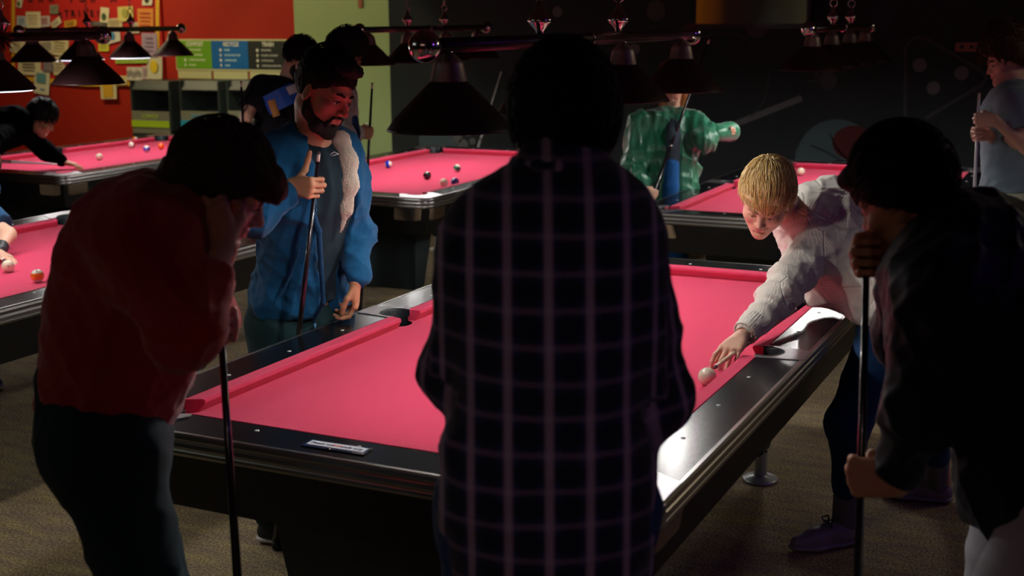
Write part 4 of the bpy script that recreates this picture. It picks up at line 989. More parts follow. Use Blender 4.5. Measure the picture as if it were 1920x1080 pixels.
    mp = nt.nodes.new('ShaderNodeMapping'); mp.inputs['Rotation'].default_value = (.6, .3, .9); nt.links.new(tc.outputs['Object'], mp.inputs[0]); nt.links.new(mp.outputs[0], wv.inputs['Vector'])
    vo = nt.nodes.new('ShaderNodeTexVoronoi'); vo.feature = 'DISTANCE_TO_EDGE'; vo.inputs['Scale'].default_value = 5.5; nt.links.new(mp.outputs[0], vo.inputs['Vector'])
    mr = nt.nodes.new('ShaderNodeMapRange'); mr.inputs['From Max'].default_value = .022; nt.links.new(vo.outputs['Distance'], mr.inputs['Value'])
    ad = nt.nodes.new('ShaderNodeMath'); ad.operation = 'MULTIPLY_ADD'; ad.inputs[1].default_value = .25; nt.links.new(wv.outputs['Fac'], ad.inputs[0]); nt.links.new(mr.outputs[0], ad.inputs[2])
    bp = nt.nodes.new('ShaderNodeBump'); bp.inputs['Strength'].default_value = .55; bp.inputs['Distance'].default_value = .005; nt.links.new(ad.outputs[0], bp.inputs['Height']); nt.links.new(bp.outputs[0], b.inputs['Normal'])
    S = SDF(); ax, lt, fr = torso(S, pel+nz(neck-pel)*.02, neck, lat, g=1.0, infl=.028, k=.06)
    S.cone(shL+nz(neck-shL)*.03, elL, .078, .064, .05); cuff = wrL+nz(elL-wrL)*.035
    S.cone(elL, wrL+nz(elL-wrL)*.085, .063, .046, .035); S.cone(wrL+nz(elL-wrL)*.085, cuff, .043, .040, .012)
    S.cone(shR, elR, .075, .06, .05); S.cone(elR, grp_+nz(elR-grp_)*.09, .06, .045, .03); S.cone(shL, shR, .07, .07, .05)
    S.cone(neck-ax*.01, neck+nz(h.P(0, -.03, -.06)-neck)*.03, .068, .062, .02)
    S.ell(at(1560, 545, 4.70), (.11, .15, .07), .06); S.cone(pel-ZU*.03+V3(-.02,-.06,0), pel-ZU*.03+V3(0,.07,0), .165, .165, .05); S.cut(pel-ZU*.085, -ZU, .008)
    S.ell(wrL, (.031, .031, .031), .006, sub=True)
    make('sweater', S, .0065, kn, R_, [folds(5, 19, .034, .9, 5), folds(6, 46, .010, .6, 4)])
    s = SDF()
    for i in range(36):
        a = 2*pi*i/36; c = neck+nz(h.P(0, -.03, -.06)-neck)*.028; e1 = lt; e2 = fr; r0 = c+(e1*math.cos(a)+e2*math.sin(a))*.063
        s.cone(r0-ax*.018, r0+ax*.012-(r0-c)*.06, .0045, .0045, .002)
    make('collar', s, .0035, kn, R_)
    s = SDF(); dw = nz(elL-wrL); e1 = orth(ZU, dw); e2 = np.cross(dw, e1)
    for i in range(30):
        a = 2*pi*i/30; r1 = (e1*math.cos(a)+e2*math.sin(a)); s.cone(wrL+dw*.030+r1*.040, wrL+dw*.095+r1*.044, .0042, .0042, .002)
    make('cuff', s, .0035, kn, R_)
    # jeans, shoes
    jn = cloth('blue_jeans', (.016, .060, .16), (.010, .04, .11), 700, .3)
    S = SDF(); S.cone(hipL, hipR, .12, .12, .06)
    S.chain([hipL-ZU*.03, knL, anL+nz(knL-anL)*.14], [.105, .074, .052], .04); S.chain([hipR-ZU*.03, knR, anR+nz(knR-anR)*.14], [.105, .074, .052], .04)
    make('jeans', S, .009, jn, R_, folds(8, 24, .014, .6))
    shm = mat('shoe_leather_grey', (.30, .26, .32), .45, bump=(200, .1, .001)); slm = mat('shoe_sole_grey', (.34, .31, .36), .6); bl = mat('blue_shoe_lining', (.01, .02, .7), .5, sheen=.3)
    t1 = V3(.735, .285, 0); h1 = V3(.935, .47, 0); shoe(h1, t1, ZU, R_, shm, slm, laces=mat('dark_laces', (.02, .02, .03), .7), liner=bl)
    h2 = V3(1.19, 1.02, 0); t2 = V3(.93, .99, 0); shoe(h2, t2, ZU, R_, shm, slm, laces=mat('dark_laces', (.02, .02, .03), .7), liner=bl)
    S = SDF(); S.cone(anL+nz(knL-anL)*.16, V3(.895, .44, .07), .047, .045, .01); make('sock', S, .006, mat('grey_sock', (.18, .17, .22), .9), R_)
    S = SDF(); S.cone(anR+nz(knR-anR)*.16, V3(1.14, 1.01, .07), .047, .045, .01); make('sock', S, .006, mat('grey_sock', (.18, .17, .22), .9), R_)
    tp = hitz(1340, 689, .80); v = nz(grp_+V3(0, 0, .0)-tp); cue(tp, tp+v*1.47, 'cue of the blond player, its dark tip just behind the cue ball')
blond()

# ================= man in the blue hoodie =================
def hoodie():
    R_ = empty('person', (-.98, -.1, 0)); tag(R_, 'bearded person in an open blue hoodie holding a cue at the left rail', 'person')
    hc = at(608, 172, 4.46); hf = nz(right*.80-away*.52-ZU*.36); h = Head(hc, hf, nz(ZU+right*.35), 1.08)
    neck = at(588, 262, 4.56); pel = at(564, 575, 4.79); lat = nz(right*.80+away*.60)
    shR = at(502, 290, 4.50); shL = at(650, 300, 4.66)
    elR = at(480, 408, 4.36); G = at(592, 352, 4.36)
    w, d, s, n = grip(G, nz(ZU+right*.06), nz(right*.8-away*.55+ZU*.25), False)
    elL = at(670, 432, 4.72); wrL = at(667, 528, 4.62)
    chk('hoodie', neck, pel); chk(' armR', shR, elR, w); chk(' armL', shL, elL, wrL); chk(' sh', shL, shR)
    hipR = pel-lat*.09-ZU*.05; hipL = pel+lat*.09-ZU*.05; anR = V3(-1.00, -.40, .09); anL = V3(-1.06, .08, .09)
    knR = (hipR+anR)/2+V3(.0, -.02, .0); knL = (hipL+anL)/2+V3(.0, 0, 0)
    S = SDF(); torso(S, pel, neck, lat, g=.95); S.chain([shL, elL, wrL], [.046, .038, .027]); S.chain([shR, elR, w], [.046, .038, .027]); S.cone(neck, h.P(0, -.03, -.05), .06, .06, .03)
    S.chain([hipR, knR, anR], [.08, .055, .04]); S.chain([hipL, knL, anL], [.08, .055, .04])
    Hs = head_sdf(h, nose=1.04); Hs.cone(h.P(0, -.03, -.06), neck, .058, .062, .03)
    HR = SDF(); HR.cone(elR+(w-elR)*.6, w, .031, .026, .02); hand_sdf(HR, w, d, s, n, (70, 88, 55), 'up', 1.0)
    HL = SDF(); HL.cone(elL+(wrL-elL)*.6, wrL, .031, .026, .02); hand_sdf(HL, wrL, nz(-ZU-right*.05), nz(-away), nz(-right), thumb='relaxed', per=[(28, 45, 25), (34, 50, 30), (38, 52, 30), (42, 52, 30)])
    make('body', [(S, .013), (Hs, .0042), (HR, .003), (HL, .0032)], 0, skinB, R_)
    face_parts(h, R_, browD, look=-.35)
    # beard
    B = SDF(); P = h.P; k = h.k
    for e in (-1, 1):
        B.chain([P(e*.070, -.004, -.030), P(e*.062, .012, -.070), P(e*.038, .045, -.099), P(0, .070, -.108)], [.010*k, .016*k, .022*k, .024*k], .02)
        B.chain([P(e*.001, .0935, -.0525), P(e*.022, .0875, -.058), P(e*.030, .078, -.078), P(e*.02, .073, -.098)], [.0042*k, .005*k, .006*k, .012*k], .008)
    B.ell(P(0, .088, -.088), np.array([.012, .006, .007])*k, .008, h.fr)
    B.cone(P(-.019, .094, -.069), P(.019, .094, -.069), .0085*k, .0085*k, .004, sub=True)
    make('beard', B, .0035, mat('beard_black', (.014, .009, .008), .8, bump=(900, .5, .001)), R_, fuzz(4, 380, .0016))
    cap = hair_cap(h, .004, .058, -.070, .006, extra=[((0, .055, .100), (.060, .048, .024)), ((.0, .066, .100), (.044, .026, .018))])
    lk = locks(h, 620, 5, .035, .0030, lambda x, y, z: (x*.5, 1.0, .25 if y > .0 else -.3), lambda x, y, z: z > .055+max(0, -y)*.2, .006, .004, .018, 5, .5)
    l2 = locks(h, 260, 6, .030, .0030, lambda x, y, z: (x*3, .35, 1.0), lambda x, y, z: y > .045 and z > .075, .006, .02, .018, 5, .6); n0 = len(lk[0]); lk = (lk[0]+l2[0], lk[1]+[tuple(i+n0 for i in f) for f in l2[1]])
    hair_obj(h, R_, hairD, cap, lk, [fuzz(6, 110, .004), fuzz(8, 260, .003)], .0045)
    # clothes
    tee = cloth('dark_teal_tee', (.012, .028, .040), (.02, .04, .055), 500, .3)
    S = SDF(); ax, lt, fr = torso(S, pel+ZU*.00, neck-ZU*.015, lat, g=1.0, infl=.012, k=.05); S.cone(shL, shR, .055, .055, .05); S.cut(neck+ZU*.035+fr*.02, nz(ZU*.9+fr*.45), .01)
    S.cone(pel+ZU*.04, pel+ZU*.09, .135, .13, .04, flat=fr, fs=.85); S.cut(pel+ZU*.035, -ZU, .008)
    make('t_shirt', S, .008, tee, R_, folds(12, 22, .012, .6))
    # small light mark on the chest of the tee
    c0 = at(627, 288, 4.36)
    mk = MB(); 
    for a_, b_ in (((-.016, .0, -.004), (.0, 0, .006)), ((0, 0, .006), (.014, 0, -.002)), ((.014, 0, -.002), (.002, 0, -.003)), ((-.010, 0, -.008), (.004, 0, -.004))):
        mk.tube([tuple(c0+right*a_[0]+ZU*a_[2]), tuple(c0+right*b_[0]+ZU*b_[2])], .0016, 6)
    mk.build('chest_mark', mat('mark_white', (.7, .7, .72), .6), R_)
    blue = cloth('blue_fleece', (.006, .085, .20), (.004, .055, .15), 420, .5, sheen=.1)
    opn = nz(fr*1.0+lt*.35)         # direction in which the jacket opens
    S = SDF(); torso(S, pel-ZU*.0+ax*.03, neck-ZU*.01, lat, g=.98, infl=.034, k=.05)
    S.cone(pel+ax*.03+lt*.06, pel+ax*.03-lt*.06, .142, .142, .04, flat=fr, fs=.9)
    S.cone(shR+nz(neck-shR)*.03, elR, .078, .064, .05); S.cone(elR, elR+(w-elR)*.72, .064, .050, .03); S.cone(elR+(w-elR)*.70, elR+(w-elR)*.86, .046, .043, .012)
    S.cone(neck-lt*.05-fr*.03, neck+lt*.05-fr*.03, .055, .055, .04)
    # opening wedge
    top = neck+fr*.10+lt*.02+ZU*.0; low = pel+fr*.165+lt*.035+ax*.10
    for t, wd in ((0, .085), (.25, .085), (.5, .075), (.75, .05)):
        a_ = top+(low-top)*t; b_ = top+(low-top)*(t+.25); 
        S.cone(a_+fr*.03, b_+fr*.03, wd, max(.02, wd-.012), .01, flat=fr, fs=2.0, sub=True)
    S.cone(low+fr*.03, pel-ax*.12+fr*.19+lt*.03, .05, .05, .01, flat=fr, fs=1.6, sub=True)
    S.cone(neck+ZU*.0, neck+ZU*.16+fr*.03, .072, .085, .01, sub=True)
    S.cut(pel-ZU*.015, -ZU, .012)
    S.cone(shL+nz(neck-shL)*.03, elL, .076, .060, .05); S.cone(elL, elL+(wrL-elL)*.72, .060, .048, .03); S.cone(elL+(wrL-elL)*.70, elL+(wrL-elL)*.88, .046, .044, .012)
    make('hoodie', S, .0075, blue, R_, [folds(13, 20, .036, 1.0), folds(14, 46, .011, .6)])
    fl = mat('cream_sherpa', (.68, .60, .48), 1.0, spec=.1, bump=(220, .9, .006), sheen=.4)
    S = SDF(); S.chain([at(618, 246, 4.50), at(640, 262, 4.455), at(655, 300, 4.45), at(658, 345, 4.455), at(650, 392, 4.475), at(639, 436, 4.50)], [.018, .026, .027, .025, .018, .006], .02, flat=away, fs=.45)
    make('fleece_lining', S, .006, fl, R_, fuzz(15, 190, .003))
    S = SDF(); S.chain([neck-lt*.10+fr*.03+ZU*.0, neck-lt*.10+fr*.075-ZU*.08, top+(low-top)*.5-lt*.085+fr*.055, low-lt*.055+fr*.03, pel-lt*.03+fr*.15+ax*.01], [.012, .012, .010, .009, .008], .01)
    make('zip_edge', S, .005, cloth('navy_zip', (.008, .05, .13)), R_)
    S = SDF(); pk0 = pel+fr*.155-lt*.155+ax*.26; S.chain([pel+fr*.150-lt*.11+ax*.30, pel+fr*.150-lt*.135+ax*.20, pel+fr*.142-lt*.165+ax*.12], [.005, .005, .005], .004); make('pocket_seam', S, .005, cloth('navy_zip', (.008, .05, .13)), R_)
    MB().tube([tuple(pel-lt*.03+fr*.165+ax*.005), tuple(pel-lt*.03+fr*.17-ax*.025)], .005, 8).build('zip_pull', mat('zip_blue', (.1, .25, .5), .4), R_)
    tr_ = cloth('dark_teal_trousers', (.010, .032, .036), (.016, .045, .05), 500, .25)
    S = SDF(); S.cone(hipL, hipR, .125, .125, .06); S.cone(pel+ZU*.04, pel-ZU*.05, .135, .135, .05, flat=fr, fs=.85)
    S.chain([hipR, knR, anR+ZU*.02], [.112, .088, .07], .03); S.chain([hipL, knL, anL+ZU*.02], [.112, .088, .07], .03)
    make('trousers', S, .01, tr_, R_, folds(16, 20, .014, .6))
    sh = mat('black_canvas', (.015, .015, .018), .7); so = mat('white_rubber', (.75, .75, .75), .5)
    a = shoe(V3(-1.045, -.425, 0), V3(-.79, -.365, 0), ZU, R_, sh, so, laces=so); shoe(V3(-1.12, .10, 0), V3(-.86, .03, 0), ZU, R_, sh, so, laces=so)
    m_ = MB()
    for zz in (.012, .024): m_.tube([(-.96, -.452, zz), (-.86, -.430, zz), (-.80, -.412, zz), (-.778, -.380, zz), (-.79, -.345, zz)], .0028, 6)
    m_.build('sole_stripe', sh, a)
    cue(at(598, 284, 4.35), np.array([-.945, -.47, .005]), 'dark cue held upright by the bearded hoodie wearer', shaft=darkwood, ring=.5)
    MB()
hoodie()

# ================= red sweater =================
def redman():
    R_ = empty('person', (-.45, -2.1, 0)); tag(R_, 'person in a dark red sweater leaning on one hand at the left foreground', 'person')
    dpt = 2.62
    hc = at(413, 346, dpt); hf = nz(right*.86+away*.14-ZU*.50); h = Head(hc, hf, nz(ZU*.86+right*.50-away*.05), 1.0)
    neck = at(318, 400, dpt+.02); pel = at(192, 775, 2.74); lat = nz(away*.93-right*.3)
    shR = at(262, 455, 2.48); elR = at(348, 622, 2.42); wR = at(420, 470, 2.52)
    shL = at(322, 440, 2.84); elL = at(392, 600, 2.90); 
    T = at(404, 470, 2.74); Bt = np.array([T[0]+.02, T[1]+.03, .005]); 
    bdir = nz(at(445, 1080, 2.74)-T); Bt = T+bdir*(T[2]/-bdir[2]); 
    G = T+bdir*.16
    w, d, s, n = grip(G, -bdir, nz(ZU*.3+right*.5-away*.6), True)
    chk('red', neck, pel); chk(' armR', shR, elR, wR); chk(' armL', shL, elL, w); chk(' sh', shL, shR); chk(' cue', T, Bt)
    S = SDF(); torso(S, pel, neck, lat, bend=nz(-right+ZU*.4)*.03, g=.84)
    S.chain([shR, elR, wR], [.045, .038, .027]); S.chain([shL, elL, w], [.045, .038, .027]); S.cone(neck, h.P(0, -.03, -.05), .056, .055, .03)
    hipN = pel-lat*.09-ZU*.04; hipF = pel+lat*.09-ZU*.04
    gx = pel[0]; gy = pel[1]
    anN = V3(*(pel-lat*.11+right*.05)[:2], .09); anF = V3(*(pel+lat*.13+right*.10)[:2], .09)
    knN = (hipN+anN)/2+right*.06; knF = (hipF+anF)/2+right*.05; chk(' leg', hipN, knN, anN)
    S.chain([hipN, knN, anN], [.08, .055, .04]); S.chain([hipF, knF, anF], [.08, .055, .04])
    Hs = head_sdf(h); Hs.cone(h.P(0, -.03, -.06), neck, .055, .06, .03)
    HR = SDF(); HR.cone(elR+(wR-elR)*.55, wR, .033, .026, .02)
    hd = nz(at(398, 395, 2.55)-wR); hand_sdf(HR, wR, hd, nz(right*.8+ZU*.2-away*.3), nz(away*.95-right*.1), thumb='relaxed', per=[(12, 35, 25), (15, 35, 30), (20, 40, 30), (25, 45, 30)])
    HL = SDF(); HL.cone(elL+(w-elL)*.6, w, .03, .025, .02); hand_sdf(HL, w, d, s, n)
    make('body', [(S, .013), (Hs, .0032), (HR, .003), (HL, .0035)], 0, skinA, R_)
    face_parts(h, R_, browD, look=-.3)
    cap = hair_cap(h, .005, .040, -.085, .002, extra=[((0, .078, .055), (.066, .040, .034)), ((-.05, .05, .04), (.035, .05, .04)), ((0, .102, .040), (.056, .026, .024)), ((0, -.09, -.03), (.07, .035, .05)), ((0, -.085, -.075), (.055, .03, .03))], sides=.006)
    lk = locks(h, 900, 11, .060, .0034, lambda x, y, z: (x*2, 1.0 if y > -.02 else -.4, -.35), lambda x, y, z: z > -.0+(y+.09)*.25 or y < -.03, .010, .004, .004, 6, .5)
    hair_obj(h, R_, hairBr, cap, lk, fuzz(12, 100, .006), .005)
    red = cloth('red_sweater', (.46, .022, .024), (.36, .015, .018), 420, .35, sheen=.3)
    S = SDF(); ax, lt, fr = torso(S, pel+nz(neck-pel)*.06, neck, lat, bend=nz(-right+ZU*.5)*.07, g=.95, infl=.030, k=.06)
    S.cone(pel+nz(neck-pel)*.03, pel+nz(neck-pel)*.14, .142, .142, .04)
    S.ell(at(232, 505, 2.68), (.105, .13, .15), .08)
    S.cone(shR+nz(neck-shR)*.05, elR, .098, .074, .06); S.cone(elR, elR+(wR-elR)*.45, .072, .054, .03); S.cone(elR+(wR-elR)*.42, elR+(wR-elR)*.66, .050, .047, .012)
    S.cone(shL, elL, .085, .066, .06); S.cone(elL, elL+(w-elL)*.72, .066, .046, .03); S.cone(shR, shL, .085, .085, .06)
    S.cone(neck-ax*.03, neck+nz(h.P(0, -.03, -.07)-neck)*.025, .074, .064, .02)
    make('sweater', S, .0065, red, R_, [folds(21, 15, .036, 1.0), folds(22, 38, .012, .6)])
    tr_ = cloth('navy_teal_trousers', (.010, .026, .036), (.014, .036, .048), 500, .25)
    S = SDF(); S.cone(hipN, hipF, .128, .128, .06); S.cone(pel+ZU*.06, pel-ZU*.06, .135, .138, .05)
    S.chain([hipN, knN, anN+ZU*.02], [.112, .078, .066], .04); S.chain([hipF, knF, anF+ZU*.02], [.105, .076, .064], .04)
    make('trousers', S, .009, tr_, R_, folds(23, 18, .018, .6))
    sh = mat('black_canvas', (.015, .015, .018), .7); so = mat('white_rubber', (.75, .75, .75), .5)
    for an in (anN, anF): shoe(V3(an[0], an[1], 0)-right*.07, V3(an[0], an[1], 0)+right*.19, ZU, R_, sh, so)
    cue(T, Bt, 'black cue with a steel ring held in front of the red sweater', shaft=darkwood, ring=.60)
redman()

# ================= plaid shirt, seen from behind =================
def plaid():
    R_ = empty('person', (.8, -1.98, 0)); tag(R_, 'person in a dark plaid shirt standing with the back to the camera in the centre', 'person')
    hc = at(1058, 250, 2.26); hf = nz(away*.95-right*.10-ZU*.38); h = Head(hc, hf, ZU, 1.0)
    neck = at(1046, 335, 2.20); pel = at(1026, 925, 2.24); lat = nz(-right)
    shL = at(880, 480, 2.22); shR = at(1178, 492, 2.24)
    elL = at(858, 690, 2.30); wL = at(950, 730, 2.52)
    elR = at(1226, 738, 2.28); wR = at(1110, 742, 2.52)
    chk('plaid', neck, pel); chk(' armL', shL, elL, wL); chk(' armR', shR, elR, wR); chk(' sh', shL, shR)
    S = SDF(); torso(S, pel, neck-ZU*.09, lat, g=.88); S.chain([shL, elL, wL], [.046, .04, .028]); S.chain([shR, elR, wR], [.046, .04, .028]); S.cone(neck, h.P(0, -.03, -.05), .06, .06, .03)
    hipL = pel+lat*.09-ZU*.03; hipR = pel-lat*.09-ZU*.03; anL = V3(*(pel+lat*.12)[:2], .09); anR = V3(*(pel-lat*.12)[:2], .09)
    knL = (hipL+anL)/2+away*.02; knR = (hipR+anR)/2+away*.02
    S.chain([hipL, knL, anL], [.08, .055, .04]); S.chain([hipR, knR, anR], [.08, .055, .04])
    Hs = head_sdf(h); Hs.cone(h.P(0, -.03, -.06), neck, .058, .062, .03)
    H1 = SDF(); hand_sdf(H1, wL, nz(-lat+away*.2), ZU, nz(-away), thumb='relaxed'); H2 = SDF(); hand_sdf(H2, wR, nz(lat+away*.2), ZU, nz(-away), thumb='relaxed')
    make('body', [(S, .014), (Hs, .005), (H1, .005), (H2, .005)], 0, skinC, R_)
    face_parts(h, R_, browD)
    cap = hair_cap(h, .016, .045, -.088, .014, sides=.004)
    lk = locks(h, 1300, 13, .040, .0034, lambda x, y, z: (x*4, -.2, -.6+z*6), lambda x, y, z: z > -.03+(y+.09)*.3, .020, .010, .016, 5, 1.0)
    hair_obj(h, R_, hairD, cap, lk, fuzz(14, 90, .009), .006)
    # plaid
    m = bpy.data.materials.new('plaid_flannel'); m.use_nodes = True; nt = m.node_tree; b = nt.nodes['Principled BSDF']; b.inputs['Roughness'].default_value = .95; b.inputs['Specular IOR Level'].default_value = .1; b.inputs['Sheen Weight'].default_value = .15
    N = nt.nodes.new; lk_ = nt.links.new
    at_ = N('ShaderNodeAttribute'); at_.attribute_name = 'cloth'; sp = N('ShaderNodeSeparateXYZ'); lk_(at_.outputs['Vector'], sp.inputs[0])
    def stripes(o, per, off, w0, w1):
        a = N('ShaderNodeMath'); a.operation = 'ADD'; a.inputs[1].default_value = off+50*per; lk_(o, a.inputs[0])
        mo = N('ShaderNodeMath'); mo.operation = 'PINGPONG'; mo.inputs[1].default_value = per/2; lk_(a.outputs[0], mo.inputs[0])
        mr = N('ShaderNodeMapRange'); mr.inputs['From Min'].default_value = w0; mr.inputs['From Max'].default_value = w1; mr.inputs['To Min'].default_value = 1; mr.inputs['To Max'].default_value = 0; lk_(mo.outputs[0], mr.inputs['Value']); return mr.outputs[0]
    u = stripes(sp.outputs[0], .058, 0, .0030, .0090); v = stripes(sp.outputs[1], .058, 0, .0025, .0080)
    ub = stripes(sp.outputs[0], .058, .029, .010, .016); vb = stripes(sp.outputs[1], .058, .029, .010, .016)
    def mix(f, c1, c2, fac=1.0):
        mu = N('ShaderNodeMath'); mu.operation = 'MULTIPLY'; mu.inputs[1].default_value = fac; lk_(f, mu.inputs[0])
        x = N('ShaderNodeMix'); x.data_type = 'RGBA'; lk_(mu.outputs[0], x.inputs[0])
        if isinstance(c1, tuple): x.inputs[6].default_value = c1
        else: lk_(c1, x.inputs[6])
        x.inputs[7].default_value = c2; return x.outputs[2]
    c = mix(ub, (.020, .026, .085, 1), (.010, .010, .022, 1), .8); c = mix(vb, c, (.008, .008, .018, 1), .7)
    c = mix(v, c, (.40, .27, .40, 1), .24); c = mix(u, c, (.60, .42, .56, 1), .46); lk_(c, b.inputs['Base Color'])
    nn = N('ShaderNodeTexNoise'); nn.inputs['Scale'].default_value = 600; tc = N('ShaderNodeTexCoord'); lk_(tc.outputs['Object'], nn.inputs['Vector']); bp = N('ShaderNodeBump'); bp.inputs['Strength'].default_value = .3; bp.inputs['Distance'].default_value = .001; lk_(nn.outputs['Fac'], bp.inputs['Height']); lk_(bp.outputs[0], b.inputs['Normal'])
    S = SDF(); ax, lt, fr = torso(S, pel-ZU*.02, neck-ZU*.02, lat, g=1.02, infl=.016, k=.06)
    S.cone(pel-ZU*.13+lt*.05, pel+ZU*.05+lt*.05, .135, .135, .05); S.cone(pel-ZU*.13-lt*.05, pel+ZU*.05-lt*.05, .135, .135, .05)
    S.cone(shL-lt*.04, elL, .085, .066, .06); S.cone(shR+lt*.04, elR, .085, .066, .06); S.cone(elL, wL, .066, .045, .04); S.cone(elR, wR, .066, .045, .04); S.cone(shL-lt*.05+ZU*.01, shR+lt*.05+ZU*.01, .068, .068, .07)
    S.cut(pel-ZU*.20, -ZU, .01)
    S.cone(neck-ZU*.07, neck+ZU*.03+away*.015, .082, .066, .05)
    def uvf(v):
        rel = v-pel; x = rel@right; y = rel@away; z = rel[:, 2]; ang = np.arctan2(x, -y); u_ = ang*.165; u_ = np.where(np.abs(x) < .2, np.arcsin(np.clip(x/.24, -1, 1))*.205, u_)
        out = np.stack([u_, z, 0*z], 1)
        for sh_, el_, wr_ in ((shL, elL, wL), (shR, elR, wR)):
            axd = nz(el_-sh_); t = (v-sh_)@axd; pr_ = sh_+np.clip(t, 0, dist(sh_, el_))[:, None]*axd; dd = np.linalg.norm(v-pr_, axis=1)
            o2 = orth(right, axd); o3 = np.cross(axd, o2); side = np.sign((sh_-pel)@right)
            an = np.arctan2((v-pr_)@o2, -((v-pr_)@o3)*np.sign(o3@away)); msk = (dd < .105) & ((x*side) > .205) | ((t > dist(sh_, el_)*.95) & (np.abs(x) > .15) & (dd < .13))
            out[msk] = np.stack([an*.07+.01, -t+.02, 0*t], 1)[msk]
        return out
    make('plaid_shirt', S, .0075, m, R_, [folds(31, 13, .030, .8), folds(32, 34, .009, .5)], uvf=uvf)
    S = SDF(); cc = neck+ZU*.015+away*.01
    for i in range(12):
        a0 = 2*pi*i/12; a1 = 2*pi*(i+1)/12; p0 = cc+(right*math.cos(a0)*.074+away*math.sin(a0)*.068); p1 = cc+(right*math.cos(a1)*.074+away*math.sin(a1)*.068)
        S.cone(p0, p1, .010, .010, .008, flat=ZU, fs=2.1)
    make('collar', S, .005, m, R_, uvf=lambda v: np.stack([np.arctan2((v-cc)@right, -((v-cc)@away))*.075, v[:, 2]-pel[2]+.02, v[:, 2]*0], 1))
    S = SDF(); yk = [neck+right*x_+ZU*(-.085-.25*x_*x_)-away*(.122-.7*x_*x_) for x_ in np.linspace(-.17, .17, 9)]
    S.chain(yk, [.004]*9, .004); 
    jn = cloth('plain_blue_jeans', (.02, .06, .16), (.012, .04, .11), 700, .3)
    S = SDF(); S.cone(hipL, hipR, .105, .105, .06); S.chain([hipL, knL, anL], [.098, .082, .065], .04); S.chain([hipR, knR, anR], [.098, .082, .065], .04)
    make('jeans', S, .01, jn, R_, folds(33, 20, .014, .6))
    sh = mat('black_canvas', (.015, .015, .018), .7); so = mat('white_rubber', (.75, .75, .75), .5)
    for an in (anL, anR): shoe(V3(an[0], an[1], 0)-away*.07, V3(an[0], an[1], 0)+away*.19, ZU, R_, sh, so)
plaid()

